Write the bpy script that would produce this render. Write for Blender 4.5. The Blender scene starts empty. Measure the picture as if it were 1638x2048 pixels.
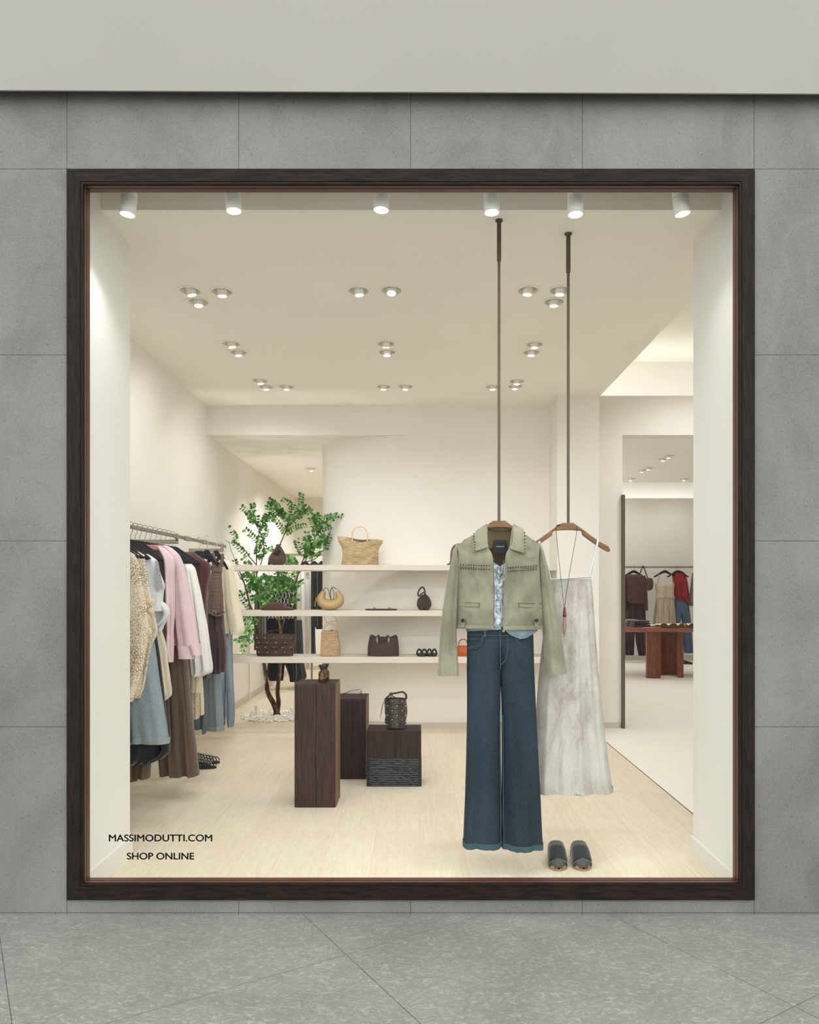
import bpy, math, random
from mathutils import Vector, Matrix, noise
from mathutils.geometry import tessellate_polygon
C = bpy.context.scene.collection
SC = bpy.context.scene
R = random.Random(7)
PI = math.pi
# ---------------------------------------------------------------- camera, world, exposure
F, CX, CY, EYE = 1500.0, 838.0, 1174.0, 1.5          # focal length in pixels, horizon point, eye height
cam = bpy.data.cameras.new('camera'); co = bpy.data.objects.new('camera', cam); C.objects.link(co)
co.location = (0, 0, EYE); co.rotation_euler = (PI/2, 0, 0)
cam.sensor_fit = 'HORIZONTAL'; cam.sensor_width = 36; cam.lens = F/1638*36
cam.shift_x = -(CX-819)/1638; cam.shift_y = (CY-1024)/1638
cam.clip_start = .05; cam.clip_end = 60
SC.camera = co
W = bpy.data.worlds.new('mall_air'); SC.world = W; W.use_nodes = True
W.node_tree.nodes['Background'].inputs[0].default_value = (.985, 1, .985, 1)
W.node_tree.nodes['Background'].inputs[1].default_value = 2.8
SC.view_settings.view_transform = 'Standard'; SC.view_settings.look = 'None'
SC.view_settings.gamma = 1; SC.view_settings.use_curve_mapping = False
SC.view_settings.exposure = 0.11
cy = SC.cycles
cy.use_denoising = True; cy.max_bounces = 12; cy.diffuse_bounces = 9; cy.glossy_bounces = 3
cy.transmission_bounces = 6; cy.transparent_max_bounces = 10; cy.sample_clamp_indirect = 4
cy.caustics_reflective = False; cy.caustics_refractive = False
WARM = (1, 1, 1); COOL = (.97, 1, .985)
K_DOWN, K_WIN, K_COVE, K_FAR = 14.5, 27, 5.5, 20     # watts of one downlight, one window spot, cove strips, far-room lamps

def light(kind, name, loc, energy, color=WARM, target=None, parent=None, **kw):
    l = bpy.data.lights.new(name, kind); l.energy = energy; l.color = color
    for k, v in kw.items(): setattr(l, k, v)
    o = bpy.data.objects.new(name, l); C.objects.link(o); o.location = loc
    if target is not None:
        o.rotation_euler = (Vector(target)-Vector(loc)).to_track_quat('-Z', 'Y').to_euler()
    return o
# added fill light for the mall side, unseen above and behind the camera
light('AREA', 'mall_fill_light', (0, -1.6, 4.6), 30, (1, .99, .95), (0, 1.0, 0), shape='RECTANGLE', size=6, size_y=1.2)
# strip lights in the coves
light('AREA', 'cove_strip', (3.4, 8.42, 3.50), K_COVE, COOL, (3.4, 8.62, 4.2), shape='RECTANGLE', size=3.0, size_y=.06)
light('AREA', 'cove_strip', (4.5, 15.55, 3.32), K_COVE*1.3, COOL, (4.5, 15.8, 3.8), shape='RECTANGLE', size=6.0, size_y=.06)

# ---------------------------------------------------------------- helpers
def P(px, py, Y): return Vector(((px-CX)/F*Y, Y, EYE-(py-CY)/F*Y))
def s2l(c):
    c /= 255.0
    return c/12.92 if c <= .04045 else ((c+.055)/1.055)**2.4
def S(r, g, b): return (s2l(r), s2l(g), s2l(b), 1)

class NT:
    def __init__(s, name):
        s.m = bpy.data.materials.new(name); s.m.use_nodes = True; s.t = s.m.node_tree
        s.b = s.t.nodes['Principled BSDF']; s.out = s.t.nodes['Material Output']
    def n(s, typ, **kw):
        nd = s.t.nodes.new(typ)
        for k, v in kw.items():
            if k.startswith('i_'):
                nd.inputs[int(k[2:]) if k[2:].isdigit() else k[2:].replace('_', ' ')].default_value = v
            else: setattr(nd, k, v)
        return nd
    def l(s, a, b): s.t.links.new(a, b)
    def co(s, scale=(1, 1, 1), rot=(0, 0, 0), loc=(0, 0, 0), src='Object'):
        tc = s.n('ShaderNodeTexCoord'); mp = s.n('ShaderNodeMapping')
        mp.inputs['Scale'].default_value = scale; mp.inputs['Rotation'].default_value = rot; mp.inputs['Location'].default_value = loc
        s.l(tc.outputs[src], mp.inputs[0]); return mp.outputs[0]
    def noise(s, vec, scale, detail=3, rough=.5, dist=0):
        nd = s.n('ShaderNodeTexNoise'); nd.inputs['Scale'].default_value = scale; nd.inputs['Detail'].default_value = detail
        nd.inputs['Roughness'].default_value = rough; nd.inputs['Distortion'].default_value = dist
        s.l(vec, nd.inputs['Vector']); return nd.outputs['Fac']
    def ramp(s, fac, stops):
        nd = s.n('ShaderNodeValToRGB'); cr = nd.color_ramp
        while len(cr.elements) < len(stops): cr.elements.new(.5)
        for e, (p, c) in zip(cr.elements, stops):
            e.position = p; e.color = c if hasattr(c, '__len__') else (c, c, c, 1)
        s.l(fac, nd.inputs[0]); return nd.outputs[0]
    def math(s, op, a, b=None, c=None):
        nd = s.n('ShaderNodeMath', operation=op)
        for i, v in enumerate((a, b, c)):
            if v is None: continue
            if isinstance(v, (int, float)): nd.inputs[i].default_value = v
            else: s.l(v, nd.inputs[i])
        return nd.outputs[0]
    def mix(s, fac, a, b, mode='MIX'):
        nd = s.n('ShaderNodeMix', data_type='RGBA', blend_type=mode)
        for sock, v in ((nd.inputs['Factor'], fac), (nd.inputs['A'], a), (nd.inputs['B'], b)):
            if isinstance(v, (int, float, tuple)): sock.default_value = v
            else: s.l(v, sock)
        return nd.outputs['Result']
    def bump(s, h, strength=.3, dist=.01):
        nd = s.n('ShaderNodeBump'); nd.inputs['Strength'].default_value = strength; nd.inputs['Distance'].default_value = dist
        s.l(h, nd.inputs['Height']); s.l(nd.outputs[0], s.b.inputs['Normal'])
    def col(s, c):
        if isinstance(c, tuple): s.b.inputs['Base Color'].default_value = c
        else: s.l(c, s.b.inputs['Base Color'])
    def rough(s, v, metal=0, spec=.5):
        s.b.inputs['Roughness'].default_value = v; s.b.inputs['Metallic'].default_value = metal
        s.b.inputs['Specular IOR Level'].default_value = spec

def plain(name, rgb, rough=.6, metal=0, spec=.5, var=.06, sc=14, bump=0, bsc=200):
    t = NT(name); c = S(*rgb); v = t.co()
    d = tuple(x*(1-var) for x in c[:3])+(1,); u = tuple(min(1, x*(1+var)) for x in c[:3])+(1,)
    t.col(t.ramp(t.noise(v, sc), [(.35, d), (.65, u)])); t.rough(rough, metal, spec)
    if bump: t.bump(t.noise(v, bsc, 2), bump, .002)
    return t.m
def fabric(name, rgb, rgb2=None, sc=9, weave=500, bump=.35, rough=.85, sheen=.2, lo=.35, hi=.68, stretch=(1, 1, .35), detail=5, spec=.25):
    t = NT(name); c = S(*rgb); c2 = S(*rgb2) if rgb2 else tuple(x*.78 for x in c[:3])+(1,)
    n1 = t.noise(t.co(stretch), sc, detail, .6)
    n2 = t.noise(t.co((1, 1, .25)), weave, 1)
    base = t.ramp(n1, [(lo, c2), (hi, c)])
    t.col(t.mix(.22, base, t.ramp(n2, [(.3, tuple(x*.6 for x in c[:3])+(1,)), (.7, tuple(min(1, x*1.35) for x in c[:3])+(1,))])))
    t.rough(rough, 0, spec); t.b.inputs['Sheen Weight'].default_value = sheen
    t.bump(t.math('ADD', t.math('MULTIPLY', n1, 1.5), t.math('MULTIPLY', n2, .25)), bump, .008)
    return t.m
def denim(name, rgb, rgb2, hi=.7):
    t = NT(name)
    n1 = t.noise(t.co((1.4, 1.4, .45)), 3.2, 3, .5); n2 = t.noise(t.co((1, 1, .18)), 420, 2); n3 = t.noise(t.co((.35, .35, 1.6)), 26, 2)
    base = t.ramp(n1, [(.38, S(*rgb)), (hi, S(*rgb2))])
    base = t.mix(.3, base, t.ramp(n2, [(.3, tuple(x*.45 for x in S(*rgb)[:3])+(1,)), (.72, tuple(min(1, x*1.6) for x in S(*rgb2)[:3])+(1,))]))
    t.col(t.mix(t.math('MULTIPLY', n3, .18), base, S(*rgb2)))
    t.rough(.9, 0, .2); t.bump(n2, .3, .003); return t.m
def straw(name, a, b, horizontal=True):
    t = NT(name)
    v = t.co((1, 1, 9) if horizontal else (9, 9, 1))
    n = t.noise(v, 16, 5, .7); n2 = t.noise(t.co((1, 1, 3)), 160, 2)
    t.col(t.mix(.45, t.ramp(n, [(.36, S(*b)), (.6, S(*a))]), t.ramp(n2, [(.35, S(*b)), (.62, S(*a))])))
    t.rough(.8, 0, .25); t.bump(t.math('ADD', n, n2), .8, .006); return t.m
def croc(name, rgb, sc=60, rough=.45, bump=.8):
    t = NT(name); v = t.co((1, 1, 2.2))
    vo = t.n('ShaderNodeTexVoronoi', feature='DISTANCE_TO_EDGE'); vo.inputs['Scale'].default_value = sc
    t.l(v, vo.inputs['Vector']); c = S(*rgb)
    t.col(t.ramp(vo.outputs[0], [(0, tuple(x*.45 for x in c[:3])+(1,)), (.12, c)]))
    t.rough(rough); t.bump(t.ramp(vo.outputs[0], [(0, 0.0), (.2, 1.0)]), bump, .004); return t.m
def emit(name, col, strength):
    t = NT(name); t.b.inputs['Base Color'].default_value = (0.8, .8, .8, 1)
    t.b.inputs['Emission Color'].default_value = col+(1,) if len(col) == 3 else col
    t.b.inputs['Emission Strength'].default_value = strength; return t.m

class MB:
    """collects geometry in world coordinates"""
    def __init__(s): s.v = []; s.f = []; s.mi = []
    def add(s, vs, fs, mi=0):
        o = len(s.v); s.v += [tuple(v) for v in vs]
        for f in fs: s.f.append(tuple(i+o for i in f)); s.mi.append(mi)
    def box(s, x0, x1, y0, y1, z0, z1, mi=0, b=0):
        if b:
            b = min(b, abs(x1-x0)*.45, abs(y1-y0)*.45, abs(z1-z0)*.45)
            rings = []
            for z, i in ((z0, b), (z0+b, 0), (z1-b, 0), (z1, b)):
                a = [(x0+i, y0+b), (x0+b, y0+i), (x1-b, y0+i), (x1-i, y0+b), (x1-i, y1-b), (x1-b, y1-i), (x0+b, y1-i), (x0+i, y1-b)]
                rings.append([(x, y, z) for x, y in a])
            s.loft(rings, mi=mi); return
        v = [(x, y, z) for z in (z0, z1) for x, y in ((x0, y0), (x1, y0), (x1, y1), (x0, y1))]
        s.add(v, [(0, 3, 2, 1), (4, 5, 6, 7), (0, 1, 5, 4), (1, 2, 6, 5), (2, 3, 7, 6), (3, 0, 4, 7)], mi)
    def loft(s, rings, cap=(True, True), closed=True, mi=0):
        n = len(rings[0]); vs = [p for r in rings for p in r]; fs = []
        for i in range(len(rings)-1):
            for j in range(n if closed else n-1):
                k = (j+1) % n
                fs.append((i*n+j, i*n+k, (i+1)*n+k, (i+1)*n+j))
        if cap[0]: fs.append(tuple(reversed(range(n))))
        if cap[1]: fs.append(tuple((len(rings)-1)*n+j for j in range(n)))
        s.add(vs, fs, mi)
    def tube(s, path, rad, n=8, mi=0, cap=True, flat=None):
        path = [Vector(p) for p in path]; rings = []; up = None
        for i, p in enumerate(path):
            d = (path[min(i+1, len(path)-1)]-path[max(i-1, 0)])
            if d.length < 1e-9: d = Vector((0, 0, 1))
            d.normalize()
            if up is None: up = Vector((0, 0, 1)) if abs(d.z) < .9 else Vector((0, 1, 0))
            a = d.cross(up)
            if a.length < 1e-6: a = d.orthogonal()
            a.normalize(); b = a.cross(d).normalized(); up = b
            r = rad[i] if hasattr(rad, '__len__') else rad
            ra, rb = (r, r) if flat is None else (r, r*flat)
            rings.append([p+a*math.cos(2*PI*j/n)*ra+b*math.sin(2*PI*j/n)*rb for j in range(n)])
        s.loft(rings, (cap, cap), mi=mi)
    def lathe(s, cx, cyy, prof, n=24, mi=0, mat=None, cap=(True, True)):
        rings = [[Vector((r*math.cos(2*PI*j/n), r*math.sin(2*PI*j/n), z)) for j in range(n)] for r, z in prof]
        if mat is not None: rings = [[mat @ p for p in r] for r in rings]
        else: rings = [[p+Vector((cx, cyy, 0)) for p in r] for r in rings]
        s.loft(rings, cap, mi=mi)
    def ball(s, c, r, n=10, sc=(1, 1, 1), mi=0, nz=0):
        c = Vector(c); rings = []
        for i in range(1, n):
            a = PI*i/n
            rings.append([c+Vector((r*sc[0]*math.sin(a)*math.cos(2*PI*j/(2*n)), r*sc[1]*math.sin(a)*math.sin(2*PI*j/(2*n)), r*sc[2]*math.cos(a)))*(1) for j in range(2*n)])
        if nz: rings = [[p+(p-c)*nz*noise.noise(p*40) for p in rr] for rr in rings]
        s.loft(rings, mi=mi)
    def sheet(s, fn, nu, nv, th=.004, mi=0):
        """fn(u,v)->world point; closed slab of thickness th (towards +Y)"""
        g = [[Vector(fn(i/nu, j/nv)) for i in range(nu+1)] for j in range(nv+1)]
        def nrm(i, j):
            a = g[j][min(i+1, nu)]-g[j][max(i-1, 0)]; b = g[min(j+1, nv)][i]-g[max(j-1, 0)][i]
            c = a.cross(b)
            if c.length < 1e-12: c = Vector((0, 1, 0))
            c.normalize()
            return c if c.y > 0 else -c
        fr = [p for r in g for p in r]; bk = [g[j][i]+nrm(i, j)*th for j in range(nv+1) for i in range(nu+1)]
        N = len(fr); w = nu+1; fs = []
        for j in range(nv):
            for i in range(nu):
                a, b, c, d = j*w+i, j*w+i+1, (j+1)*w+i+1, (j+1)*w+i
                fs.append((a, d, c, b)); fs.append((a+N, b+N, c+N, d+N))
        for i in range(nu):
            fs.append((i, i+1, i+1+N, i+N)); a = nv*w+i; fs.append((a+1, a, a+N, a+1+N))
        for j in range(nv):
            a = j*w; fs.append((a+w, a, a+N, a+w+N)); a = j*w+nu; fs.append((a, a+w, a+w+N, a+N))
        s.add(fr+bk, fs, mi)
    def build(s, name, mat, parent=None, smooth=False, base=None, auto=None):
        me = bpy.data.meshes.new(name)
        if parent is not None: org = wloc(parent)
        elif base is not None: org = Vector(base)
        else: org = Vector((0, 0, 0))
        me.from_pydata([(v[0]-org.x, v[1]-org.y, v[2]-org.z) for v in s.v], [], s.f)
        for m in (mat if isinstance(mat, (list, tuple)) else [mat]): me.materials.append(m)
        if len(set(s.mi)) > 1: me.polygons.foreach_set('material_index', s.mi)
        me.validate(); me.update()
        if smooth:
            me.polygons.foreach_set('use_smooth', [True]*len(me.polygons))
            me.set_sharp_from_angle(angle=math.radians(38 if smooth == 'auto' else 62))
        o = bpy.data.objects.new(name, me); C.objects.link(o)
        if parent is not None: o.parent = parent
        else: o.location = org
        WL[o.name] = org.copy()
        return o
WL = {}
def wloc(o): return WL[o.name]
def tag(o, label, cat, group=None, kind=None):
    o['label'] = label; o['category'] = cat
    if group: o['group'] = group
    if kind: o['kind'] = kind
    return o
def thing(name, label, cat, loc, group=None):
    o = bpy.data.objects.new(name, None); C.objects.link(o); o.location = loc; o.empty_display_size = .05
    WL[o.name] = Vector(loc); return tag(o, label, cat, group)
def struct(name, mb, mat, smooth=False):
    o = mb.build(name, mat, smooth=smooth); o['kind'] = 'structure'; return o
def interp(pts, t):
    """pts: [(t, val...)] sorted by t, smooth (monotone-ish catmull) interpolation"""
    if t <= pts[0][0]: return pts[0][1:]
    if t >= pts[-1][0]: return pts[-1][1:]
    for i in range(len(pts)-1):
        if pts[i][0] <= t <= pts[i+1][0]:
            a, b = pts[i], pts[i+1]; p = pts[max(i-1, 0)]; q = pts[min(i+2, len(pts)-1)]
            h = b[0]-a[0]; s = (t-a[0])/h; out = []
            for k in range(1, len(a)):
                m0 = (b[k]-p[k])/(b[0]-p[0])*h if b[0] != p[0] else 0
                m1 = (q[k]-a[k])/(q[0]-a[0])*h if q[0] != a[0] else 0
                out.append((2*s**3-3*s*s+1)*a[k]+(s**3-2*s*s+s)*m0+(-2*s**3+3*s*s)*b[k]+(s**3-s*s)*m1)
            return tuple(out)
def poly_slab(outer, holes, z, up=False):
    """horizontal polygon with holes as a one-sided ceiling sheet plus a thin upper skin"""
    polys = [[Vector((x, y, 0)) for x, y in outer]]+[[Vector((x, y, 0)) for x, y in h] for h in holes]
    tris = tessellate_polygon(polys); vs = [(p.x, p.y, z) for pl in polys for p in pl]
    return vs, [tuple(t) for t in tris]
# ---------------------------------------------------------------- structure materials
def plaster(name, rgb, b=.03):
    t = NT(name); c = S(*rgb); v = t.co()
    t.col(t.ramp(t.noise(v, 1.6, 4), [(.3, tuple(x*.97 for x in c[:3])+(1,)), (.7, c)]))
    t.rough(.8, 0, .15); return t.m
M_WALL = plaster('warm_white_plaster', (238, 235, 229)); M_CEIL = plaster('cream_ceiling_paint', (246, 242, 234))
M_REV = plaster('pale_reveal_paint', (226, 225, 219)); M_BASE = plaster('skirting_paint', (206, 201, 190))
M_SHELF = plaster('shelf_lacquer', (220, 212, 200)); M_SOFFIT = plaster('soffit_paint', (147, 145, 139))
def stone_wall():
    t = NT('grey_sawn_stone'); v = t.co()
    big = t.noise(v, 1.1, 4, .55, .6); fine = t.noise(v, 210, 2); pat = t.noise(t.co((1, 1, .5), (0, .5, 0)), 2.4, 6, .62, 1.2)
    c = t.ramp(big, [(.36, S(85, 86, 83)), (.64, S(111, 111, 107))])
    c = t.mix(.35, c, t.ramp(pat, [(.36, S(78, 79, 77)), (.5, S(104, 104, 101)), (.62, S(114, 114, 110))]))
    c = t.mix(.22, c, t.ramp(fine, [(.3, S(67, 68, 65)), (.7, S(135, 135, 131))]))
    vein = t.noise(t.co((1, 1, .45), (0, .6, 0)), 1.3, 2, .4, .5)
    vl = t.ramp(vein, [(.488, 0.0), (.5, .14), (.512, 0.0)])
    c = t.mix(vl, c, S(121, 121, 117))
    vo = t.n('ShaderNodeTexVoronoi'); vo.inputs['Scale'].default_value = 26; t.l(v, vo.inputs['Vector'])
    sp = t.ramp(vo.outputs['Distance'], [(.06, 1.0), (.11, 0.0)])
    c = t.mix(t.math('MULTIPLY', sp, .45), c, S(46, 47, 44))
    sx = t.n('ShaderNodeSeparateXYZ'); t.l(t.co(), sx.inputs[0])
    def line(src, off, pitch, w):
        f = t.math('FRACT', t.math('DIVIDE', t.math('SUBTRACT', src, off-20*pitch), pitch))
        d = t.math('MINIMUM', f, t.math('SUBTRACT', 1.0, f))
        return t.math('LESS_THAN', d, w/pitch/2)
    j = t.math('MAXIMUM', line(sx.outputs[0], -1.61, .7857, .0032), line(sx.outputs[2], 3.412, .8505, .0032))
    t.col(t.mix(t.math('MULTIPLY', j, .75), c, S(40, 40, 37)))
    t.rough(.75, 0, .3); t.bump(t.math('SUBTRACT', t.math('MULTIPLY', fine, .3), j), .35, .003); return t.m
M_STONE = stone_wall()
def stone_floor():
    t = NT('grey_veined_floor_stone'); v = t.co()
    big = t.noise(v, 1.7, 5, .6, .5); sw = t.noise(t.co((1, 2.2, 1), (0, 0, .4)), 17, 8, .75, 2.2); fine = t.noise(v, 150, 3, .7, 1)
    c = t.ramp(big, [(.34, S(92, 92, 89)), (.66, S(124, 123, 119))])
    c = t.mix(.5, c, t.ramp(sw, [(.42, S(102, 103, 99)), (.54, S(124, 124, 119)), (.63, S(178, 177, 171))]))
    c = t.mix(.2, c, t.ramp(fine, [(.35, S(86, 87, 83)), (.7, S(171, 170, 165))]))
    sx = t.n('ShaderNodeSeparateXYZ'); t.l(t.co(rot=(0, 0, math.radians(-32.0))), sx.inputs[0])
    def line(src, off, pitch, w):
        f = t.math('FRACT', t.math('DIVIDE', t.math('SUBTRACT', src, off-20*pitch), pitch))
        d = t.math('MINIMUM', f, t.math('SUBTRACT', 1.0, f))
        return t.math('LESS_THAN', d, w/pitch/2)
    j = t.math('MAXIMUM', line(sx.outputs[0], JX, 1.19, .0035), line(sx.outputs[1], JY, 1.19, .003))
    t.col(t.mix(t.math('MULTIPLY', j, .75), c, S(54, 54, 51)))
    t.rough(.42, 0, .35); t.bump(t.math('SUBTRACT', t.math('MULTIPLY', sw, .2), j), .15, .003); return t.m
# joint offsets in the rotated frame, from two joints seen in the photograph
def rotf(x, y, a): ca, sa = math.cos(a), math.sin(a); return (x*ca-y*sa, x*sa+y*ca)
_a = P(692, 1909, 1); _Y = 2250/(1909-CY); _q = rotf((692-CX)/F*_Y, _Y, math.radians(-32.0)); JX, JY = _q
M_SFLOOR = stone_floor()
def wood_floor():
    t = NT('pale_oak_planks'); tc = t.co(rot=(0, 0, PI/2))
    br = t.n('ShaderNodeTexBrick', offset=.37, offset_frequency=2)
    for k, v in (('Scale', 1), ('Mortar Size', .0012), ('Mortar Smooth', 0), ('Bias', 0), ('Brick Width', 2.3), ('Row Height', .26)): br.inputs[k].default_value = v
    br.inputs['Color1'].default_value = (.1, .1, .1, 1); br.inputs['Color2'].default_value = (.9, .9, .9, 1); br.inputs['Mortar'].default_value = (0, 0, 0, 1)
    t.l(tc, br.inputs['Vector'])
    off = t.n('ShaderNodeVectorMath', operation='MULTIPLY_ADD'); t.l(br.outputs[0], off.inputs[0]); off.inputs[1].default_value = (7, 13, 3); t.l(t.co((1, .16, 1)), off.inputs[2])
    g1 = t.noise(off.outputs[0], 5.5, 4, .55, 1.6)
    wv = t.ramp(t.math('FRACT', t.math('MULTIPLY', g1, 11)), [(0, 0.0), (.5, 1.0), (1, 0.0)])
    off2 = t.n('ShaderNodeVectorMath', operation='MULTIPLY_ADD'); t.l(br.outputs[0], off2.inputs[0]); off2.inputs[1].default_value = (3, 5, 3); t.l(t.co((1, .04, 1)), off2.inputs[2])
    g2 = t.noise(off2.outputs[0], 60, 3, .6)
    c = t.ramp(br.outputs[0], [(.1, S(216, 205, 185)), (.9, S(224, 214, 195))])
    c = t.mix(t.math('MULTIPLY', wv, .32), c, S(196, 180, 152))
    c = t.mix(.18, c, t.ramp(g2, [(.35, S(206, 192, 166)), (.65, S(236, 227, 208))]))
    c = t.mix(br.outputs['Fac'], c, S(206, 188, 156))
    t.col(c); t.rough(.5, 0, .35); t.bump(g2, .04, .002); return t.m
M_WOODF = wood_floor()
M_TERR = plaster('light_stone_floor', (236, 233, 226), .02)
def walnut(name, a, b, gloss=.65, sc=1):
    t = NT(name); v = t.co((1, 1, .12) if sc > 0 else (.12, 1, 1)); g = t.noise(v, 70, 4, .6, .4)
    t.col(t.ramp(g, [(.35, S(*a)), (.65, S(*b))])); t.rough(gloss, 0, .4 if gloss < .5 else .12); t.bump(g, .15, .002); return t.m
M_FRV = walnut('dark_walnut_upright', (17, 13, 11), (34, 26, 21)); M_FRH = walnut('dark_walnut_rail', (17, 12, 10), (36, 27, 21), sc=-1)
M_BEAD = plain('copper_brown_bead', (104, 66, 42), .4); M_BEAD2 = plain('red_brown_bead', (80, 44, 34), .4); M_GROOVE = plain('black_gasket', (18, 15, 14), .6)
M_BRONZE = plain('dark_bronze_metal', (104, 98, 82), .4, .6)

# ---------------------------------------------------------------- shell
WY = 3.43
X0, X1, Z0, Z1 = (136-CX)/F*WY, (1507-CX)/F*WY, EYE-(1798-CY)/F*WY, EYE-(341-CY)/F*WY
b = MB()                                                     # stone wall with the window opening
for (xa, xb, za, zb) in ((-3.6, X0, 0, 4.6), (X1, 3.6, 0, 4.6), (X0, X1, 0, Z0), (X0, X1, Z1, 4.6)):
    b.box(xa, xb, WY, WY+.12, za, zb)
struct('wall_front', b, M_STONE)
b = MB(); b.box(-9, 9, -14, WY+.12, -.12, 0); struct('floor_mall', b, M_SFLOOR)
# mall fascia hanging a little in front of the stone, a hair out of level as in the photograph
b = MB(); FY = 3.355  # set forward to shade the wall top, leaned to catch less light
za, zb = EYE+(CY-180.2)/F*FY, EYE+(CY-187.3)/F*FY
sl = (zb-za)/(1638/F*FY)
def zs(x): return za+sl*(x+CX/F*FY)
v = []
for y in (FY-.0, FY+.008):
    for x in (-3.6, 3.6): v += [(x, y, zs(x)), (x, y-.38, 4.7)]
b.add(v, [(0, 2, 3, 1), (4, 5, 7, 6), (0, 1, 5, 4), (2, 6, 7, 3), (0, 4, 6, 2), (1, 3, 7, 5)])
struct('wall_fascia', b, M_SOFFIT)
b = MB(); b.box(-3.6, 3.6, FY-.4, WY+.12, 4.6, 4.7); struct('ceiling_mall', b, M_SOFFIT)

FL, FH, XL, XR, CZ = 0.0, WY+.12, -2.258, 1.81, 3.43
b = MB(); b.box(XL-.1, XR, FH, 8.0, -.12, 0); b.box(XL-.1, .9, 8.0, 13.75, -.12, 0); struct('floor_oak', b, M_WOODF)
b = MB(); b.box(XR, 5.2, FH, 8.0, -.12, -.001); b.box(.95, 8.4, 8.0, 16.2, -.12, -.002); struct('floor_stone', b, M_TERR)
b = MB(); b.box(XR-.004, XR+.004, 4.1, 7.8, -.01, .0015); struct('trim_1', b, M_BRONZE)
# reveal blocks either side of the window
RL, RR = -1.63, 1.547
b = MB(); b.box(XL-.1, RL, FH, 4.23, 0, 3.95); struct('wall_reveal_left', b, M_REV)
b = MB(); b.box(RR, 2.05, FH, 4.23, 0, 4.3); struct('wall_reveal_right', b, M_REV)
b = MB(); b.box(RL, RL+.012, WY+.02, 4.24, 0, .095); struct('baseboard_reveal_left', b, M_REV)
b = MB(); b.box(RR-.012, RR, WY+.02, 4.24, 0, .095); struct('baseboard_reveal_right', b, M_REV)
b = MB(); b.box(XL-.1, XL, 4.2, 9.96, 0, 3.6); b.box(XL-.1, XL+.0, 9.96, 13.8, 0, 3.3); struct('wall_left', b, M_WALL)
b = MB(); b.box(XL, XL+.012, 4.23, 13.65, 0, .09); struct('baseboard_left', b, M_BASE)
b = MB(); b.box(XL, XL+.02, 9.93, 9.97, 0, 3.12); struct('trim_2', b, M_WALL)
# slot above the window spots, its upper face and the ceiling beyond
b = MB(); b.box(XL-.1, 2.05, FH, 3.84, 3.95, 4.05); struct('ceiling_slot', b, M_CEIL)
b = MB(); b.box(RL, RR, FH-.0, FH+.03, Z1+.05, 3.95); struct('wall_above_window', b, M_CEIL)
# curved end of the back wall, in plan
LOWZ = EYE+(CY-870)/F*8.0
curve = []
for i in range(25):
    a = i/24*PI/2
    curve.append((.10-(1.21)*math.sin(a), 8.0+.655*(1-math.cos(a))))      # tangent to the back wall, ends at px 648
RECX = .10
b = MB()
pl = [(x, y) for x, y in curve]
outer = [(1.39, 8.0)]+pl+[(pl[-1][0]+.02, pl[-1][1]+.12)]+[(x+.03, y+.14) for x, y in reversed(pl[:-1])]+[(1.39, 8.14)]
rings = [[(x, y, z) for x, y in outer] for z in (0, LOWZ)]
b.loft(rings)
struct('wall_back', b, M_WALL)
b = MB(); b.box(XL, 1.39, 8.0, 8.14, LOWZ, 3.6); struct('wall_beam', b, M_WALL)
b = MB()
bp = [(1.39, 8.0-.012)]+[(x-.002, y-.012) for x, y in curve]+[(curve[-1][0]-.012, curve[-1][1]+.1)]
b.loft([[(x, y, z) for x, y in bp]+[(x, y+.012, z) for x, y in reversed(bp)] for z in (0, .056)]); struct('baseboard_back', b, M_BASE)
b = MB(); b.box(1.39, XR, 7.54, 8.14, 0, 3.43); struct('wall_column', b, M_WALL)
b = MB(); b.box(1.378, XR+.01, 7.528, 7.9, 0, .056); struct('baseboard_column', b, M_BASE)
# corridor beyond the beam
b = MB(); b.box(XL-.1, 1.2, 8.14, 13.8, LOWZ, LOWZ+.12); struct('ceiling_corridor', b, M_CEIL)
b = MB(); b.box(XL-.1, 1.2, 13.65, 13.8, 0, 3.2); struct('wall_corridor_end', b, M_WALL)
b = MB(); b.box(XL, 1.0, 13.635, 13.65, 0, .07); struct('baseboard_corridor', b, M_BASE)
b = MB(); b.box(.8, .95, 8.14, 13.65, 0, 3.2); struct('wall_corridor_right', b, M_WALL)
# right-hand zone: taller room, wall with the tall opening
OX = (1245-CX)/F*8.0
OZ = EYE+(CY-870)/F*8.0; WT = EYE+(CY-791.5)/F*8.0
b = MB(); b.box(XR-.3, OX, 8.0, 8.2, 0, WT); b.box(OX, 5.2, 8.0, 8.2, OZ, WT); struct('wall_opening', b, M_WALL)
b = MB(); b.box(1.2, 5.2, 8.2, 8.9, WT-.15, WT-.05); struct('trim_3', b, M_WALL)
b = MB(); b.box(1.2, 5.2, 8.9, 9.0, WT-.15, 4.3); struct('wall_cove', b, M_WALL)
b = MB(); b.box(XR, OX-.02, 7.988, 8.0, 0, .056); struct('baseboard_right', b, M_BASE)
b = MB(); b.box(XR-.02, 5.2, 3.9, 9.0, 4.17, 4.3); b.box(1.2, XR, 8.15, 9.0, 4.17, 4.3); struct('ceiling_right', b, M_CEIL)
b = MB(); b.box(XR, XR+.02, 3.9, 8.14, CZ, 4.2); struct('wall_upstand', b, M_CEIL)
b = MB(); b.box(5.2, 5.3, 3.4, 9.0, 0, 4.3); struct('wall_right', b, M_WALL)
b = MB(); b.box(2.05, 5.2, 4.13, 4.23, 0, 4.3); struct('wall_front_inner', b, M_WALL)
b = MB(); bx = P(1243, 1000, 7.98).x
b.box(bx, bx+.03, 7.95, 8.18, 0, EYE+(CY-990)/F*7.98); struct('trim_4', b, M_BRONZE)
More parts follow.
